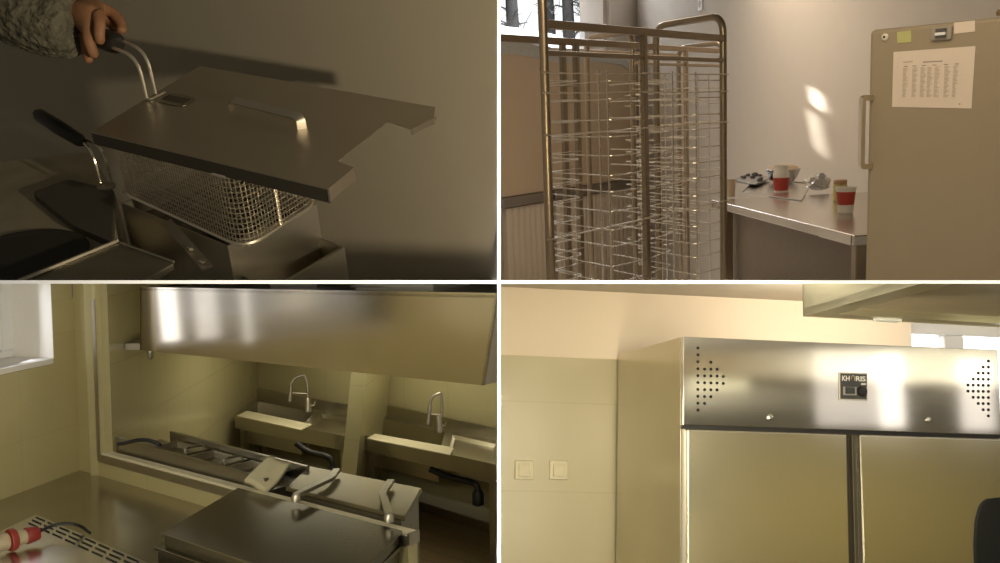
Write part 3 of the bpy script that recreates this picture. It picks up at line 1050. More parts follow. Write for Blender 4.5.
MB().lathe(onf(998, 15) + fnn * .02, [(.012, 0), (.014, .008), (.010, .013)], 12).build('hinge', simple('brass_hinge', (.20, .14, .06), .4), fr_)




# ================================================================== kitchen 3: pass-through, hood, sinks
room(3)
zt = -1.35
K = onz(80, 470, zt)
wa = (onz(200, 505, zt) - K).normalized()          # along the pass-through wall
la = (onz(0, 500, zt) - K).normalized()            # along the left wall, towards the eye
wang = math.degrees(atan2(wa.y, wa.x))
lang = math.degrees(atan2(la.y, la.x))
wnn = V((-wa.y, wa.x, 0))                          # through the opening
lnn = V((la.y, -la.x, 0))
if lnn.x > 0:
    lnn = -lnn
def on_w(px, py, off=0.0):
    return onplane(px, py, K + wnn * off, wnn)
def on_l(px, py, off=0.0):
    return onplane(px, py, K + lnn * off, lnn)
TILE3 = tiled('cream_tiles', (.50, .44, .235), (.47, .41, .215), .62, .50, (.2, .1), .16, .004)
PAINT3 = simple('cream_paint', (.48, .425, .235), .7, var=.03)
REVEAL = simple('white_reveal', (.80, .77, .74), .7, var=.02)
TRIM3 = steel('edge_trim', (.46, .42, .34), .45)
FLOORZ = -2.12
ztile = on_l(70, 298).z
# left wall with the window
wl1 = (on_l(53, 330) - K).dot(la)
zsl = on_l(53, 364).z
wall('wall_left', (K.x, K.y), lang, 4.2, FLOORZ, ztile, TILE3, holes=[(wl1, wl1 + 1.6, zsl, ztile + 1)], back=1 if V((-la.y, la.x, 0)).dot(lnn) > 0 else -1, th=.34)
wall('wall_left', (K.x + lnn.x * .006, K.y + lnn.y * .006), lang, 4.2, ztile, .9, PAINT3, holes=[(wl1, wl1 + 1.6, zsl, .55)], back=1 if V((-la.y, la.x, 0)).dot(lnn) > 0 else -1, th=.334)
win = thing('window_2', None, None, K + la * (wl1 + .8) + Z * (zsl - K.z), lang)
win['kind'] = 'structure'
o = K + la * wl1
o = xy(o, zsl)
MB().box(o + lnn * .001 + la * .001, la * 1.598, lnn * .33, Z * .03).build('window_sill', REVEAL, win, bev=.005)
MB().box(o + la * .0 + lnn * .001 + Z * .03, la * .004, lnn * .30, Z * .9).build('reveal', REVEAL, win, smooth=False)
def wf(a0, a1, b0, b1, d0=.24, d1=.32, name='window_frame'):
    return MB().box(o + la * a0 + lnn * d0 + Z * b0, la * (a1 - a0), lnn * (d1 - d0), Z * (b1 - b0)).build(name, PVC, win, bev=.008)
wf(0, 1.6, .03, .07)
wf(0, .09, .07, .95)
wf(1.5, 1.6, .13, .95)
wf(.10, .20, .08, .95, .225, .29, 'sash')
wf(.20, 1.5, .08, .13, .225, .29, 'sash')
MB().box(o + la * .1 + lnn * .28 + Z * .07, la * 1.4, lnn * .006, Z * .86).build('pane', GLASS, win, smooth=False)
SKYD, _nt, _b = new_mat('grey_sky')
_b.inputs['Emission Color'].default_value = (.93, .96, 1.0, 1)
_b.inputs['Emission Strength'].default_value = .35
struct(MB().box(o - la * .8 + lnn * 1.6 - Z * .6, la * 4, lnn * .05, Z * 1.6).build('sky', SKYD, smooth=False))
# pass-through wall: solid strip, low wall with sill, steel edging
sj = (on_w(99, 400) - K).dot(wa)
send = (on_w(408, 527) - K).dot(wa)
zs = on_w(100, 452).z
ths = .05
wall('wall_pass', (K.x, K.y), wang, sj, FLOORZ, .9, TILE3, th=ths)
p = K + wa * sj
wall('wall_pass', (p.x, p.y), wang, send - sj, FLOORZ, zs - .02, TILE3, th=ths)
SILL = simple('pale_sill', (.74, .68, .50), .35, var=.03)
tr = MB().box(xy(p, zs - .02), wa * (send - sj), wnn * ths, Z * .02).build('trim_2', SILL, bev=.003)
struct(tr)
t1 = .03
mb = MB()
mb.box(xy(p, zs - .02) - wnn * .006 - wa * t1, wa * t1, wnn * .006, Z * (ztile - zs + .02))
mb.box(xy(p, zs - .052) - wnn * .006 - wa * t1, wa * (send - sj + t1), wnn * .006, Z * .040)
struct(mb.build('trim_3', TRIM3, smooth=False))
struct(MB().box(xy(p + wa * (send - sj), zs - .045) - wnn * .006, wa * .012, wnn * (ths + .008), Z * .046).build('trim_4', TRIM3, smooth=False))
# far room: sinks wall, its left wall, stub wall between the sinks
zk = -1.5
s1F0, s1F1, s1B0 = onz(235, 415, zk), onz(348, 437, zk), onz(258, 398, zk)
s2F0, s2F1, s2B0, s2B1 = onz(360, 435, zk), onz(500, 466, zk), onz(375, 413, zk), onz(500, 441, zk)
fa = ((s1F1 - s1F0).normalized() + (s2F1 - s2F0).normalized()).normalized()
fang = math.degrees(atan2(fa.y, fa.x))
fnn3 = V((-fa.y, fa.x, 0))
bk = max(s1B0.dot(fnn3), s2B0.dot(fnn3)) + .012
def on_f(px, py, off=0.0):
    return onplane(px, py, fnn3 * (bk + off), fnn3)
cor = on_f(258, 390)
TILE3F = tiled('far_tiles', (.47, .42, .235), (.41, .365, .20), .45, .36, (0, .05), .2, .004)
wall('wall_far', (cor.x, cor.y), fang, 4.6, FLOORZ, .9, TILE3F, th=.12)
fl = on_w(111, 400, ths)
d = (cor - fl); d.z = 0
dl = d.normalized()
wall('wall_far_left', (fl.x, fl.y), math.degrees(atan2(dl.y, dl.x)), d.length, FLOORZ, .9, TILE3F, th=.12)
# stub wall
mb = MB()
b0, b1 = onz(343.5, 478, FLOORZ + .3), onz(358, 478, FLOORZ + .3)
dep = (ROOM[3].to_3x3() @ s1F1).y - .12
b0, b1 = ondepth(341.5, 470, dep), ondepth(356.5, 470, dep - .04)
t0, t1_ = ondepth(351, 375, dep), ondepth(366, 375, dep - .04)
k_ = (FLOORZ - b0.z) / (t0.z - b0.z)
lo0, lo1 = b0.lerp(t0, k_), b1.lerp(t1_, k_)
k2 = (.4 - b0.z) / (t0.z - b0.z)
hi0, hi1 = b0.lerp(t0, k2), b1.lerp(t1_, k2)
bdir = V((.10, 1, 0)).normalized() * 1.25
mb.hexa([lo0, lo1, lo1 + bdir, lo0 + bdir, hi0, hi1, hi1 + bdir, hi0 + bdir])
struct(mb.build('wall_stub', TILE3F, fr=wallframe(lo0, fang), smooth=False))
# wooden floor
def wood(name):
    m, nt, b = new_mat(name)
    tc = nt.nodes.new('ShaderNodeTexCoord')
    br = nt.nodes.new('ShaderNodeTexBrick')
    br.inputs['Brick Width'].default_value = 1.1
    br.inputs['Row Height'].default_value = .14
    br.inputs['Mortar Size'].default_value = .003
    br.inputs['Color1'].default_value = (.20, .135, .06, 1)
    br.inputs['Color2'].default_value = (.27, .185, .085, 1)
    br.inputs['Mortar'].default_value = (.07, .045, .02, 1)
    br.inputs['Scale'].default_value = 1
    nz = ramp_noise(nt, 6, 4, (1, 14, 1))
    mx = nt.nodes.new('ShaderNodeMix')
    mx.data_type = 'RGBA'
    mx.blend_type = 'MULTIPLY'
    mx.inputs[0].default_value = .5
    nt.links.new(tc.outputs['Object'], br.inputs['Vector'])
    nt.links.new(br.outputs['Color'], mx.inputs[6])
    nt.links.new(nz.outputs['Fac'], mx.inputs[7])
    nt.links.new(mx.outputs[2], b.inputs['Base Color'])
    b.inputs['Roughness'].default_value = .45
    return m
MB().box((-4.2, 2.2, FLOORZ - .05), (4.6, 0, 0), (0, 8, 0), (0, 0, .05)).v
struct(MB().box((-4.2, 2.2, FLOORZ - .05), (4.6, 0, 0), (0, 8, 0), (0, 0, .05)).build('floor', wood('wood_floor'), fr=wallframe((-4.2, 2.2), fang), smooth=False))
q = on_f(430, 505)
struct(MB().box(xy(cor, FLOORZ) - fnn3 * .03, fa * 4.5, fnn3 * .03, Z * .10).build('baseboard_far', SILL, smooth=False))
struct(MB().box(xy(cor, FLOORZ + .30) - fnn3 * .07, fa * 4.5, fnn3 * .07, Z * .04).build('trim_5', SILL, smooth=False))

# ---- sinks
SINKST = steel('sink_steel', (.50, .47, .40), .3)
BOARD = simple('cutting_board_white', (.66, .60, .42), .5, var=.03)
def sink(label, F0, F1, B0, B1, bpx, faucet, pipe, fl_label, bl_label, legs=(.03, .93)):
    t = thing('sink_unit', label, 'sink', xy((F0 + F1) / 2, FLOORZ), fang, 'steel sink units on the far wall')
    hgt = .055
    def q(u, v, z=0.0):
        return F0.lerp(F1, u).lerp(B0.lerp(B1, u), v) + Z * z
    # rim as a ring of rails round the basins
    def slab(u0, u1, v0, v1, z0_, z1_):
        return [q(u0, v0, z0_), q(u1, v0, z0_), q(u1, v1, z0_), q(u0, v1, z0_), q(u0, v0, z1_), q(u1, v0, z1_), q(u1, v1, z1_), q(u0, v1, z1_)]
    mb = MB()
    mb.hexa(slab(0, 1, 0, .10, -hgt, 0))
    mb.hexa(slab(0, 1, .84, 1, -hgt, 0))
    mb.hexa(slab(0, .03, .10, .84, -hgt, 0))
    mb.hexa(slab(.60, .66, .10, .84, -hgt, 0))
    mb.hexa(slab(.97, 1, .10, .84, -hgt, 0))
    mb.build('worktop', SINKST, t, smooth=False)
    MB().hexa(slab(0, 1, -.006, .0, -.10, .004)).build('apron', SINKST, t, smooth=False)
    MB().hexa(slab(0, 1, .97, 1, 0, .085)).build('backsplash', SINKST, t, smooth=False)
    for u0, u1, nm in ((.03, .60, 'basin'), (.66, .97, 'drainer')):
        dz = -.22 if nm == 'basin' else -.025
        mb = MB()
        a = [q(u0, .10, -.004), q(u1, .10, -.004), q(u1, .84, -.004), q(u0, .84, -.004)]
        b = [q(u0 + .015, .14, dz), q(u1 - .015, .14, dz), q(u1 - .015, .80, dz), q(u0 + .015, .80, dz)]
        mb.poly(a + b, [(0, 1, 5, 4), (1, 2, 6, 5), (2, 3, 7, 6), (3, 0, 4, 7), (4, 5, 6, 7)])
        mb.build(nm, SINKST, t, smooth=False)
    L_ = (F1 - F0).length
    for u in legs:
        for v in (.06, .86):
            p = q(u, v, -hgt)
            MB().box(p, fa * .045, fnn3 * .045, Z * (FLOORZ - p.z)).build('leg', SINKST, t, smooth=False)
    MB().hexa(slab(.03, .97, .9, .93, -.62, -.56)).build('rail', SINKST, t, smooth=False)
    # waste pipe
    pp = [ondepth(*c) for c in pipe]
    MB().tube(bend(pp, .06, 4), .021, 10).build('waste_pipe', BLACK, t)
    e = pp[-1]
    MB().lathe(e - Z * .10, [(.02, 0), (.038, .01), (.038, .08), (.025, .10)], 14).build('trap', BLACK, t)
    # board laid over the front of the basin
    bp = [onz(px, py, zk + .018) for px, py in bpx]
    bd_ = MB().prism(bp, (0, 0, -.010)).build('cutting_board', BOARD, bev=.003)
    tag(bd_, bl_label, 'board', 'white cutting boards laid on the sinks')
    # pull-down spring tap
    (bx, by), (ax, ay), (tx_, ty), (lx, ly), (ex_, ey), bary = faucet
    base = onz(bx, by, zk)
    D_ = (ROOM[3].to_3x3() @ base).y
    P_ = lambda x, y: ondepth(x, y, D_)
    f = thing('faucet', fl_label, 'faucet', base, fang, 'spring taps on the sinks')
    MB().lathe(base, [(.030, 0), (.030, .02), (.024, .03), (.022, .10), (.015, .11)], 14).build('base', ST_dark, f)
    ctl = [P_(bx, by) + Z * .05, P_(ax, ay), P_(ax - .3, (ay + ty) / 2), P_(tx_ + (ax - tx_) * .55, ty + 1), P_(tx_, ty), P_(tx_ - (tx_ - lx) * .6, ty + 2.6), P_(lx, (ly + ty) / 2 + 1), P_(lx, ly)]
    # smooth it
    sm = ctl
    for _ in range(2):
        n_ = [sm[0]]
        for i in range(len(sm) - 1):
            n_ += [sm[i].lerp(sm[i + 1], .25), sm[i].lerp(sm[i + 1], .75)]
        sm = n_ + [sm[-1]]
    MB().tube(sm, .0105, 8).build('hose', ST_dark, f)
    MB().tube([P_(lx, ly), P_(ex_, ey)], [.013, .020], 10).build('spray_head', ST_dark, f)
    MB().tube([P_(lx, bary), P_(ax, bary + .8)], .006, 6).build('holder_arm', ST_dark, f)
    MB().tube([P_(bx, by - 6), P_(bx + 6, by - 7), P_(bx + 7, by - 11)], .007, 6).build('lever', SINKST, f)
    return t
s1B1 = s1F1 + (s1B0 - s1F0) * .9
d1 = (ROOM[3].to_3x3() @ s1F1).y
sink('steel sink unit left of the narrow wall stub, pale board across its front', s1F0, s1F1, s1B0, s1B1,
     ((247, 410.5), (312, 424), (301, 429.5), (237, 415.5)),
     ((308, 412), (308, 394), (302, 375), (291, 388), (290, 401), 393),
     ((296, 443, d1 + .05), (308, 452, d1 + .05), (331, 457, d1 - .02), (333, 466, d1 - .02)),
     'tall spring faucet on the sink left of the wall stub', 'pale cutting board on the sink left of the wall stub')
d2 = (ROOM[3].to_3x3() @ s2F1).y
sink('steel sink unit right of the narrow wall stub, under the end of the hood', s2F0, s2F1, s2B0, s2B1,
     ((375, 433.5), (454, 447.5), (450, 454.5), (367, 438)),
     ((439, 432), (442, 412), (440, 393), (430, 406), (428, 424), 414),
     ((430, 469, d2 + .45), (445, 476, d2 + .42), (476, 483, d2 + .25), (478, 490, d2 + .25)),
     'tall spring faucet on the sink right of the wall stub', 'pale cutting board on the sink right of the wall stub')

# ---- hood over the pass-through
hz = -.70
h0, h1 = onz(140, 350, hz), onz(483.5, 385.5, hz)
ha = (h1 - h0).normalized()
hn = V((-ha.y, ha.x, 0))
hang = math.degrees(atan2(ha.y, ha.x))
HOODST = steel('hood_steel', (.56, .50, .42), .14, brush=(60, 60, 2), bump=0)
hood = thing('extractor_hood', 'long stainless extractor hood hanging above the pass-through', 'hood', (h0 + h1) / 2, hang)
def on_h(px, py):
    return onplane(px, py, h0, hn)
u0, u1 = on_h(140, 287), on_h(497.5, 293)
hd = .95
mb = MB()
mb.prism([h0, h1, u1, u0], hn * .012)
mb.build('front_panel', HOODST, hood, smooth=False)
MB().prism([h0, u0, u0 + hn * hd, h0 + hn * hd], ha * .012).build('end_panel', HOODST, hood, smooth=False)
MB().prism([h1, u1, u1 + hn * hd, h1 + hn * hd], -ha * .012).build('end_panel', HOODST, hood, smooth=False)
MB().prism([h0 + hn * hd, h1 + hn * hd, u1 + hn * hd, u0 + hn * hd], -hn * .012).build('rear_panel', HOODST, hood, smooth=False)
MB().prism([u0 + Z * -.02, u1 - Z * .02, u1 + hn * hd - Z * .02, u0 + hn * hd - Z * .02], Z * .012).build('top_panel', HOODST, hood, smooth=False)
MB().prism([h0 + Z * .05 + hn * .02, h1 + Z * .05 + hn * .02, h1 + hn * (hd - .02) + Z * .05, h0 + hn * (hd - .02) + Z * .05], Z * .012).build('filter_panel', ST_dark, hood, smooth=False)
q0 = on_h(147, 351)
MB().lathe(q0 + hn * .02, [(.012, 0), (.016, .01), (.016, -.035), (.008, -.045)], 10).build('drain_cup', ST_dark, hood)
# little shelf bracket left of the hood
b0_ = onplane(124, 350, fl, V((-dl.y, dl.x, 0)))
MB().v
br_ = tag(MB().box(b0_ + V((.004, 0, 0)), dl * .5, V((.10, .0, 0)), Z * .035).build('wall_bracket', ST_dark), 'short grey bracket on the wall left of the hood', 'bracket')
pn = onplane(125, 298, fl, V((-dl.y, dl.x, 0)))
# pipes and duct on top of the hood
DUCT = simple('white_duct', (.70, .69, .66), .5)
for k, (x0, x1, lab) in enumerate(((222, 265, 'white duct box on top of the hood near its middle'), (304, 384, 'white duct box on the hood farther toward the sinks'))):
    a, b = on_h(x0, 288) + hn * .35, on_h(x1, 289) + hn * .35
    t = thing('duct_box', lab, 'duct', a, hang)
    MB().box(xy(a, u0.z + .003), ha * (b - a).length, hn * .3, Z * .3).build('duct', DUCT, t, bev=.006)
    MB().box(xy(a, u0.z + .003) - ha * .015 - hn * .015, ha * ((b - a).length + .03), hn * .33, Z * .02).build('flange', ST_dark, t)

# ---- appliances behind the low wall
B0_, B1_ = on_w(116, 437, ths + .02), on_w(265, 478.5, ths + .02)
bz = (B0_.z + B1_.z) / 2
ba = (B1_ - B0_).normalized()
bn = V((-ba.y, ba.x, 0))
bang = math.degrees(atan2(ba.y, ba.x))
bm_ = thing('bain_marie', 'long low steel serving unit with inset trays behind the sill', 'serving unit', xy(B0_, FLOORZ), bang)
BW = .24
mb = MB()
mb.box(B0_ - Z * .5, ba * (B1_ - B0_).length, bn * .02, Z * .5)
mb.build('front_panel', ST_dark, bm_, smooth=False)
L_ = (B1_ - B0_).length
MB().box(B0_ + bn * .02 - Z * .5, ba * L_, bn * BW, Z * .44).build('body', ST_dark, bm_, smooth=False)
MB().box(B0_ + bn * (BW) + ba * .12 - Z * .07, ba * (L_ - .12), bn * .02, Z * .075).build('rear_rail', SINKST, bm_, bev=.003)
for k in range(3):
    a0 = .22 + k * (L_ - .28) / 3
    lw = (L_ - .28) / 3 - .06
    o_ = B0_ + ba * a0 + bn * .05 - Z * .058
    pan = MB()
    a = [o_ + Z * .03, o_ + ba * lw + Z * .03, o_ + ba * lw + bn * .17 + Z * .03, o_ + bn * .17 + Z * .03]
    c_ = sum(a, V()) / 4
    b = [c_ + (p - c_) * .85 - Z * .028 for p in a]
    c2 = [c_ + (p - c_) * 1.12 for p in a]
    pan.poly(a + b + c2, [(0, 1, 5, 4), (1, 2, 6, 5), (2, 3, 7, 6), (3, 0, 4, 7), (4, 5, 6, 7), (8, 9, 1, 0), (9, 10, 2, 1), (10, 11, 3, 2), (11, 8, 0, 3)])
    pan.build('inset_tray', SINKST, bm_, smooth=False)
    k < 2 and MB().tube(bend([a[1] + ba * .02 + bn * .03, a[1] + ba * .02 + bn * .03 + Z * .03, a[2] + ba * .02 - bn * .03 + Z * .03, a[2] + ba * .02 - bn * .03], .02, 3), .006, 6).build('tray_handle', SINKST, bm_)
cb = [onz(118, 444, bz + .014), onz(126, 443, bz + .02), onz(138, 439.5, bz + .03), onz(150, 440, bz + .03), onz(160, 445, bz + .014)]
tag(MB().tube(bend(cb, .08, 5), .010, 7).build('power_cable', BLACK), 'black cable looping over the left end of the serving unit', 'cable')
# pale crumpled paper on its right end
Db = (ROOM[3].to_3x3() @ B1_).y
A_, B_, C_, D_ = ondepth(244, 480, Db - .03), ondepth(271, 455, Db + .10), ondepth(291, 465, Db + .10), ondepth(267, 491, Db - .03)
n_ = 9
mb = MB()
for i in range(n_):
    for j in range(n_):
        u, v = i / (n_ - 1), j / (n_ - 1)
        p = A_.lerp(D_, u).lerp(B_.lerp(C_, u), v)
        mb.v.append(p + Z * (.006 * sin(5 * u + 3 * v) + .005 * cos(7 * v) * u))
for i in range(n_ - 1):
    for j in range(n_ - 1):
        mb.f.append((i * n_ + j, (i + 1) * n_ + j, (i + 1) * n_ + j + 1, i * n_ + j + 1))
o_ = mb.build('paper_bag', simple('pale_paper', (.54, .49, .33), .8, var=.08, scale=14, bump=.1), base=A_, smooth=True)
so = o_.modifiers.new('thick', 'SOLIDIFY'); so.thickness = .03
tag(o_, 'crumpled pale paper bag lying on the right end of the serving unit', 'bag')
# steel fryer cover with two hinged arms beyond the sill
cz = zs + .03
cq = [onz(*p, cz) for p in ((283, 489), (310, 466), (422, 488), (403, 520))]
def clear(p, q, off):
    d = p - q
    k = (ths + off - (q - K).dot(wnn)) / d.dot(wnn)
    return q + d * k
cq[0], cq[3] = clear(cq[0], cq[1], .025), clear(cq[3], cq[2], .025)
cv = thing('fryer_cover', 'wide steel cover with two bent hinge arms beyond the pale sill', 'cover', xy(cq[0], FLOORZ), bang)
COVST = steel('cover_steel', (.31, .275, .19), .30, bump=0, rv=.05)
MB().prism(cq, (0, 0, -.02)).build('cover_plate', COVST, cv, bev=.004)
ci = [cq[0].lerp(cq[3], .12), cq[1].lerp(cq[2], .12), cq[1].lerp(cq[2], .97), cq[0].lerp(cq[3], .97)]
MB().prism([p - Z * .022 for p in ci], (0, 0, -.45)).build('body', ST_dark, cv, smooth=False)
for pts_ in (((296, 495), (331, 478.5), (337, 470)), ((389, 515), (382.5, 494), (391, 481))):
    pp = [onz(*c, cz + .025) for c in pts_]
    MB().tube(bend(pp, .03, 4), 1, flat=(Z, .030, .016)).build('hinge_arm', SINKST, cv, smooth=False)
    MB().lathe(pp[0] - Z * .025, [(.020, 0), (.020, .02), (.012, .032)], 12).build('pivot', SINKST, cv)

# ---- near worktop, slotted top, stacked lids, plug
NEARST = steel('worktop_steel', (.50, .47, .42), .22, brush=(2, 90, 2), dirt=.2, bump=0)
tb = thing('steel_worktop', 'steel worktop in the corner below the window', 'worktop', xy(K, FLOORZ), wang)
e0, e1 = K + la * 1.9, K + wa * 2.3
MB().prism([K + wnn * -.002 - lnn * .002, e0 - lnn * .002, e0 + wa * 2.3, e1 - wnn * .002], (0, 0, -.04)).build('top', NEARST, tb, smooth=False)
for a_, b_ in ((.1, .1), (1.7, .1), (1.6, 1.9), (.1, 2.0)):
    p = K + la * a_ + wa * b_ - Z * .04
    MB().box(p, la * .05, wa * .05, Z * (FLOORZ - p.z)).build('leg', ST_dark, tb, smooth=False)
MB().box(K + la * .1 + wa * .1 - Z * .62, la * 1.6, wa * 1.9, Z * .02).build('undershelf', ST_dark, tb, smooth=False)
# slotted top
sz = zt + .055
sc = onz(36, 514, sz)
sa = (onz(150, 563, sz) - sc).normalized()
sb = (onz(0, 531, sz) - sc).normalized()
sang = math.degrees(atan2(sa.y, sa.x))
sl = thing('slotted_cover', 'steel cover with three rows of vent slots on the near worktop', 'cover', sc, sang)
MB().prism([sc, sc + sb * .75, sc + sb * .75 + sa * 1.5, sc + sa * 1.5], (0, 0, -.05)).build('cover', steel('sheen_steel', (.78, .76, .74), .24, brush=(2, 90, 2), bump=0), sl, bev=.004)  # the window's reflection is put into the whiter metal colour
mb_i = 0
for r_ in range(3):
    for k in range(8):
        a = onz(36, 517.5 + 0, sz)
        o_ = sc + sb * (.022 + .034 * r_) + sa * (.035 + .112 * k + .012 * r_) + Z * .0015
        MB().prism(ngon_round([o_, o_ + sa * .088, o_ + sa * .088 + sb * .0065, o_ + sb * .0065], .003, 2), Z * .0015).build('vent_slot', DARKHOLE, sl, smooth=False)
# stacked lids in front of the sill
LID3 = steel('dark_lid_steel', (.27, .25, .20), .26, dirt=.25, bump=0, rv=.05)
z1 = zs + .012
Q = [onz(*p, z1) for p in ((161, 533), (238, 487.5), (406, 529), (391, 620))]
for i_ in (1, 2):
    gap = (Q[i_] - K).dot(wnn) + .014
    if gap > 0:
        Q[i_] -= wnn * gap
Q[3] = Q[0] + (Q[2] - Q[1])
c3 = thing('appliance_lid', 'upper of two stacked dark steel lids in front of the pale sill', 'lid', Q[0], wang, None)
MB().prism(Q, (0, 0, -.014)).build('lid_plate', LID3, c3, bev=.003)
ctr = sum(Q, V()) / 4
mb = MB()
qi = [ctr + (p - ctr) * .97 for p in Q]
MB().prism([p - Z * .014 for p in qi], (0, 0, -.042)).build('lid_body', LID3, c3, smooth=False)
z2_ = z1 - .058
Q2 = [p - Z * .058 for p in Q]
w_ = (Q[0] - Q[1]).normalized()
Q2 = [onz(154, 547, z2_), Q2[1], Q2[2], None]
Q2[3] = Q2[0] + (Q2[2] - Q2[1]) + (Q[1] - Q[0]) * 0
c4_ = thing('appliance_lid', 'lower of two stacked dark steel lids, its edge sticking out', 'lid', Q2[0], wang, None)
MB().prism(Q2, (0, 0, -.014)).build('lid_plate', LID3, c4_, bev=.003)
ctr = sum(Q2, V()) / 4
MB().prism([ctr + (p - ctr) * .97 - Z * .014 for p in Q2], (0, 0, -(z2_ - .016 - zt))).build('lid_body', LID3, c4_, smooth=False)
# industrial plug lying on the slotted top
CREAM = simple('plug_cream', (.42, .34, .23), .5)
REDP = simple('plug_red', (.22, .02, .014), .45)
pz = sz + .047
a, b = onz(-12, 546, pz), onz(38, 533, pz)
ax = (b - a).normalized()
LP = (b - a).length
pl = thing('power_plug', 'red and cream industrial plug lying on the slotted cover', 'plug', xy(a.lerp(b, .5), sz), 0)
def pseg(name, t0, t1, r0, r1, mat):
    MB().tube([a.lerp(b, t0), a.lerp(b, t0 + .02), a.lerp(b, t1 - .02), a.lerp(b, t1)], [r0 * .93, r0, r1, r1 * .93], 20).build(name, mat, pl)
pseg('body', -.05, .38, .034, .034, CREAM)
pseg('flange', .40, .53, .044, .044, REDP)
pseg('sleeve', .53, .74, .030, .029, CREAM)
pseg('gland', .74, 1.0, .033, .028, REDP)
cpts = [b - ax * .01, onz(48, 527, pz), onz(62, 523, pz + .01), onz(76, 524, sz + .05), onz(84, 528, sz + .012), onz(90, 533, sz + .008)]
sm = cpts
for _ in range(2):
    n2 = [sm[0]]
    for i in range(len(sm) - 1):
        n2 += [sm[i].lerp(sm[i + 1], .25), sm[i].lerp(sm[i + 1], .75)]
    sm = n2 + [sm[-1]]
MB().tube(sm, .0065, 8).build('cable', BLACK, pl)

# ================================================================== kitchen 4: two-door steel fridge against a tiled wall
room(4)
PAINT4 = simple('cream_wall_paint', (.84, .71, .54), .8, var=.02, scale=5)
CEIL4 = simple('grey_cream_ceiling', (.50, .44, .35), .85, var=.02)
FST = steel('fridge_steel', (.64, .60, .54), .12, brush=(60, 60, 2), bump=0, rv=.03, dirt=.05)
DST = steel('fridge_door_steel', (.62, .57, .44), .26, brush=(60, 60, 2), bump=0, rv=.04, dirt=.05)
SIDEST = steel('fridge_side_steel', (.60, .56, .45), .24, brush=(60, 60, 2), bump=0, rv=.05)
T0 = ondepth(683, 336.5, 4.0)
ztop = T0.z
T1 = onz(997.5, 350, ztop)
fx = T1 - T0
FWD = fx.length
fx.normalize()
fn = V((-fx.y, fx.x, 0))
fang = math.degrees(atan2(fx.y, fx.x))
S0 = onz(618.5, 355, ztop)
sd = (S0 - T0)
sdn = sd.normalized()
def on_front(px, py, off=0.0):
    return onplane(px, py, T0 - fn * off, fn)
zhead = on_front(683, 425).z
# wall behind, a little farther than the fridge's back
wq = S0 + fn * .05
def on_wall(px, py):
    return onplane(px, py, wq, fn)
zline = on_wall(540, 356.5).z
zj1, zj2 = on_wall(540, 402).z, on_wall(540, 491.5).z
rowh = zj1 - zj2
TILE4 = tiled('cream_wall_tiles', (.55, .48, .30), (.49, .425, .265), 1.2, rowh, (.3, -zj1 + 20 * rowh), .3, .003)
w0, w1 = on_wall(490, 400), on_wall(1010, 330)
xa = (on_wall(912, 330) - w0).dot(fx)
zc4 = on_wall(700, 296).z
wsz = ztop - .35
LW = 5.2
wz = T0 * 0
t_ = wall('wall_back', (w0.x, w0.y), fang, LW, -2.2, zline, TILE4, th=.25, holes=[(xa, LW - .2, wsz, 2)])
t_ = wall('wall_back', (w0.x + fn.x * .008, w0.y + fn.y * .008), fang, LW, zline, 1.6, PAINT4, th=.242, holes=[(xa, LW - .2, wsz, zc4 - .05)])
struct(MB().box(xy(w0, zc4) - fn * 3.2 + fn * .0, fx * LW, fn * 3.4, Z * .1).build('ceiling', CEIL4, smooth=False))
# window in the wall beyond the fridge
win = thing('window_3', None, None, xy(w0 + fx * (xa + 1), wsz), fang)
win['kind'] = 'structure'
def wf4(a0, a1, b0, b1):
    return MB().box(xy(w0 + fx * a0, b0) + fn * .12, fx * (a1 - a0), fn * .07, Z * (b1 - b0)).build('window_frame', PVC, win, bev=.006)
m1 = (on_wall(966, 335) - w0).dot(fx)
wf4(xa, xa + .06, wsz, zc4 - .05)
wf4(xa, LW - .2, wsz, wsz + .08)
wf4(xa, LW - .2, zc4 - .13, zc4 - .05)
wf4(m1 - .05, m1 + .06, wsz + .08, zc4 - .13)
MB().box(xy(w0 + fx * (xa + .05), wsz + .05) + fn * .15, fx * (LW - .3 - xa), fn * .006, Z * (zc4 - .15 - wsz)).build('pane', GLASS, win, smooth=False)

struct(MB().box(xy(w0 + fx * (xa - 2), wsz - .6) + fn * 1.8, fx * 7, fn * .05, Z * 2).build('sky', SKYM, smooth=False))
# ---- the fridge
fr4 = thing('double_fridge', 'large two-door stainless fridge with a perforated header and black controller badge', 'fridge', xy(T0 + fx * (FWD / 2), -2.0), fang)
SC = T0 + sd
zbot = -1.9
c0, c1 = T0 + fx * .004, T1 - fx * .004
bk1 = c1 + fn * sd.dot(fn)
mb = MB()
mb.prism([xy(T0 + sdn * .03, ztop), xy(T1 + fn * .03, ztop), xy(bk1, ztop), xy(SC, ztop)], (0, 0, zbot - ztop))
mb.build('cabinet', SIDEST, fr4, smooth=False)
hd = MB().box(xy(T0, zhead), fx * FWD, fn * .03, Z * (ztop - zhead)).build('header', FST, fr4, bev=.003)
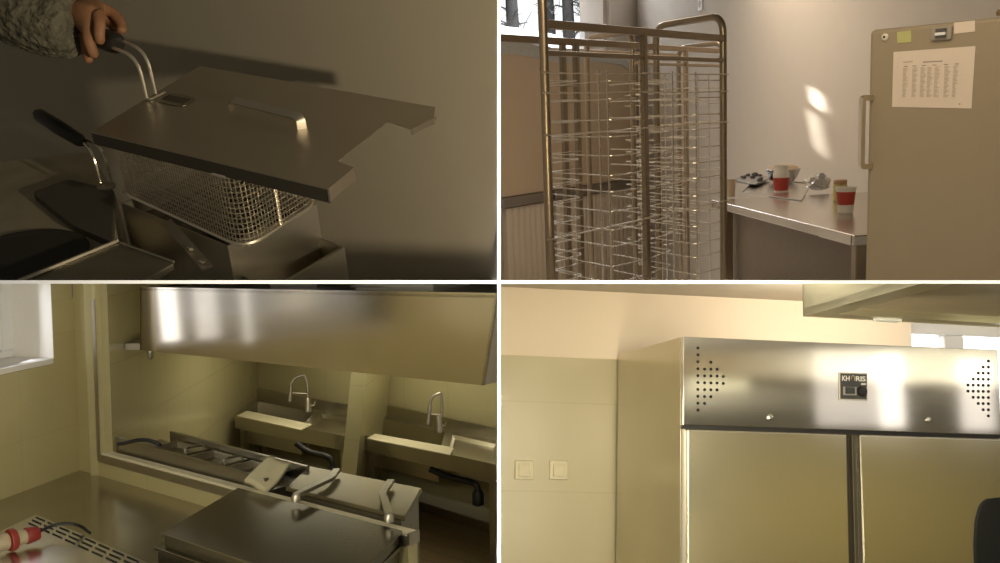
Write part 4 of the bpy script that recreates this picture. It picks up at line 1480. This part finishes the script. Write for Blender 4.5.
# dark seam below the header
MB().box(xy(T0, zhead - .014) + fn * .008, fx * FWD, fn * .02, Z * .014).build('seam', BLACK, fr4, smooth=False)
xg0 = (on_front(846.5, 440) - T0).dot(fx)
xg1 = (on_front(859, 440) - T0).dot(fx)
zd = on_front(683, 429).z
for a0, a1, lab in ((.014, xg0, None), (xg1, FWD - .004, None)):
    p = xy(T0 + fx * a0, zbot + .1)
    MB().box(p - fn * .008, fx * (a1 - a0), fn * .030, Z * (zd - zbot - .1)).build('door', DST, fr4, bev=.007, seg=3)
MB().box(xy(T0 + fx * xg0, zbot + .1) + fn * .018, fx * (xg1 - xg0), fn * .012, Z * (zd - zbot - .1)).build('door_gap', simple('door_gap_rubber', (.05, .04, .025), .35), fr4, smooth=False)
gm0 = (on_front(853, 440) - T0).dot(fx)
MB().box(xy(T0 + fx * (gm0 - .006), zbot + .1) - fn * .002, fx * .012, fn * .02, Z * (zd - zbot - .1)).build('gap_trim', simple('gap_trim', (.06, .045, .022), .45), fr4, bev=.003)
MB().box(xy(T0 + fx * .0, zbot + .1) + fn * .012, fx * .014, fn * .018, Z * (zd - zbot - .1)).build('corner_post', ST_dark, fr4, smooth=False)
# perforations
def holes(cols):
    for x, ys in cols:
        for y in ys:
            q = on_front(x, y, .0015)
            MB().lathe(q, [(.0062, 0), (.0062, .0025)], 8, axis=fn).build('vent_hole', DARKHOLE, hd, smooth=False)
st = 6.9
holes([(698, [348 + st * k for k in range(10)]), (704.7, [369 + st * k for k in range(6)]), (711, [362.2 + st * k for k in range(6)]), (717.2, [369.2 + st * k for k in range(4)]), (723.4, [376.5 + st * k for k in range(2)])])
st = 6.1
holes([(988.6, [361 + st * k for k in range(10)]), (983.4, [367 + st * k for k in range(8)]), (978.5, [373 + st * k for k in range(6)]), (973.4, [379 + st * k for k in range(4)]), (968.2, [385 + st * k for k in range(2)])])
for x, y in ((770.3, 417.3), (928.5, 420)):
    q = on_front(x, y, .0005)
    MB().lathe(q, [(.012, 0), (.012, .004), (.008, .006), (.003, .0062)], 14, axis=-fn).build('screw', WIRE, hd)
# controller badge
q00, q10, q11, q01 = [on_front(x, y) for x, y in ((838.4, 400), (867, 400.8), (867, 373), (838.4, 372.3))]
e0, e1 = q10 - q00, q01 - q00
bz_ = MB().box(q00 - fn * .006, e0, fn * .006, e1).build('badge_rim', simple('pale_badge_rim', (.66, .60, .52), .4), fr4, bev=.002)
q = q00 + e0 * .045 + e1 * .045
MB().box(q - fn * .0085, e0 * .91, fn * .004, e1 * .91).build('badge_face', simple('badge_black', (.045, .043, .038), .35), bz_, smooth=False)
def bx(u0, u1, v0, v1, o, d, mat, name):
    return MB().box(q00 + e0 * u0 + e1 * v0 - fn * o, e0 * (u1 - u0), fn * d, e1 * (v1 - v0)).build(name, mat, bz_, bev=.001)
GR = simple('grey_print', (.35, .33, .29), .5)
bx(.13, .60, .18, .48, .010, .003, GR, 'display_frame')
bx(.20, .54, .23, .47, .0115, .003, simple('display_dark', (.025, .03, .02), .2), 'display')
bx(.76, .92, .56, .63, .0100, .0025, simple('white_print', (.75, .72, .66), .5), 'small_print')
kc = q00 + e0 * .79 + e1 * .33 - fn * .0085
MB().lathe(kc, [(.021, 0), (.021, .006), (.017, .012), (.004, .013)], 18, axis=-fn).build('control_knob', BLACK, bz_)
def lettering(name, body, at0, u, v, n_, size, mat, parent, w_fit):
    cu = bpy.data.curves.new(name, 'FONT')
    cu.body = body
    cu.size = 1
    cu.extrude = .01
    cu.offset = .03
    tmp = bpy.data.objects.new(name + '_tmp', cu)
    COL.objects.link(tmp)
    dg = bpy.context.evaluated_depsgraph_get()
    me = bpy.data.meshes.new_from_object(tmp.evaluated_get(dg))
    bpy.data.objects.remove(tmp)
    xs = [v_.co.x for v_ in me.vertices]
    k = w_fit / (max(xs) - min(xs))
    ys = [v_.co.y for v_ in me.vertices]
    ky = size / (max(ys) - min(ys))
    mb = MB()
    mb.v = [at0 + u * ((v_.co.x - min(xs)) * k) + v * ((v_.co.y - min(ys)) * ky) + n_ * (v_.co.z * .03) for v_ in me.vertices]
    mb.f = [tuple(p.vertices) for p in me.polygons]
    bpy.data.meshes.remove(me)
    return mb.build(name, mat, parent, smooth=False)
eu, ev = e0.normalized(), e1.normalized()
WP = simple('white_letters', (.80, .77, .70), .5)
lettering('lettering', 'KH', q00 + e0 * .09 + e1 * .69 - fn * .0092, eu, ev, -fn, e1.length * .19, WP, bz_, e0.length * .27)
lettering('lettering', 'RIS', q00 + e0 * .575 + e1 * .69 - fn * .0092, eu, ev, -fn, e1.length * .19, WP, bz_, e0.length * .34)
oc = [q00 + e0 * u + e1 * v - fn * .0095 for u, v in ((.42, .70), (.53, .70), (.53, .86), (.475, .89), (.42, .86))]
MB().tube(oc, .0030, 5, closed=True).build('lettering', simple('brown_letter', (.42, .33, .25), .5), bz_)

# switches on the tiles
SW = simple('cream_switch', (.74, .66, .46), .4)
for k, (x, lab) in enumerate(((524, 'cream light switch on the tiles, farther from the fridge'), (558.5, 'cream light switch on the tiles, nearer the fridge'))):
    p = on_wall(x, 470)
    t = thing('light_switch', lab, 'switch', p, fang, 'light switches on the tiled wall')
    s_ = .046
    MB().box(p - fx * s_ - Z * s_ - fn * .010, fx * 2 * s_, fn * .010, Z * 2 * s_).build('plate', SW, t, bev=.005)
    MB().hexa([p + fx * -.028 - Z * .030 - fn * .022, p + fx * .028 - Z * .030 - fn * .022, p + fx * .028 - Z * .030 - fn * .006, p - fx * .028 - Z * .030 - fn * .006,
               p + fx * -.028 + Z * .030 - fn * .013, p + fx * .028 + Z * .030 - fn * .013, p + fx * .028 + Z * .030 - fn * .006, p - fx * .028 + Z * .030 - fn * .006]).build('rocker', SW, t, bev=.003)

# hood hanging in front, seen from below
HD = 2.75
h00 = ondepth(803, 316.5, HD)
hz4 = h00.z
hr = onz(1030, 329, hz4)
hl = onz(908, 287, hz4)
ra_, la_ = (hr - h00), (hl - h00)
ra_.z = la_.z = 0
ru, lu = ra_.normalized(), la_.normalized()
HL, HR = 1.5, 2.2
HOOD4 = steel('cream_lit_hood_steel', (.62, .58, .44), .32, brush=(60, 60, 2))
hood = thing('extractor_hood', 'stainless extractor hood overhead, seen from below in front of the fridge', 'hood', h00, math.degrees(atan2(ru.y, ru.x)))
HH = .45
MB().prism([h00, h00 + lu * HL, h00 + lu * HL + Z * HH, h00 + Z * HH], ru * .012).build('end_panel', HOOD4, hood, smooth=False)
MB().prism([h00, h00 + ru * HR, h00 + ru * HR + Z * HH, h00 + Z * HH], lu * .012).build('rear_panel', HOOD4, hood, smooth=False)
rim = .07
MB().prism([h00 + Z * .001, h00 + ru * HR + Z * .001, h00 + ru * HR + lu * rim + Z * .001, h00 + (ru + lu) * rim + Z * .001], Z * .02).build('gutter', HOOD4, hood, smooth=False)
MB().prism([h00 + Z * .001, h00 + (ru + lu) * rim + Z * .001, h00 + ru * rim + lu * HL + Z * .001, h00 + lu * HL + Z * .001], Z * .02).build('gutter', HOOD4, hood, smooth=False)
ins = h00 + (ru + lu) * rim
MB().prism([ins + Z * .02, ins + ru * (HR - rim) + Z * .02, ins + ru * (HR - rim) + lu * (HL - rim) + Z * .02, ins + lu * (HL - rim) + Z * .02], Z * .012).build('filter_panel', simple('brown_filter', (.11, .085, .05), .5), hood, smooth=False)
MB().box(h00 + ru * .20 + lu * .02 - Z * .006, ru * .07, lu * .03, Z * .008).build('latch', simple('grey_latch', (.30, .30, .28), .5), hood)

# unidentified dark rounded object cut off beside the right-hand door
mb = MB()
cen = ondepth(1012, 540, 2.4)
rr_ = []
pts_ = [(975, 600), (973, 545), (974.5, 520), (979, 503), (986, 498.5), (1000, 497), (1060, 497), (1060, 600)]
pr = [ondepth(x, y, 2.4) for x, y in pts_]
MATTM = simple('matt_black', (.004, .004, .0035), .8, spec=.1)
ob = thing('black_object', 'black rounded object edge in front of the right fridge door', 'object', xy(pr[1], pr[0].z), fang)
yv = V((0, 1, 0))
MB().prism(pr, pr[1].normalized() * .20).build('body', MATTM, ob, bev=.012, seg=4)
0 and MB().prism([p + yv * -.004 for p in [ondepth(984, 512, 2.4), ondepth(1060, 509, 2.4), ondepth(1060, 516, 2.4), ondepth(984, 518, 2.4)]], yv * .006).build('lid_line', RUBBER, ob)

# the opposite wall of this kitchen, mirrored in the doors
wall('wall_front', (.4, -1.35), 0, 8.5, -2.6, .12, simple('olive_paint', (.46, .39, .17), .8, var=.03), th=.1, back=-1)
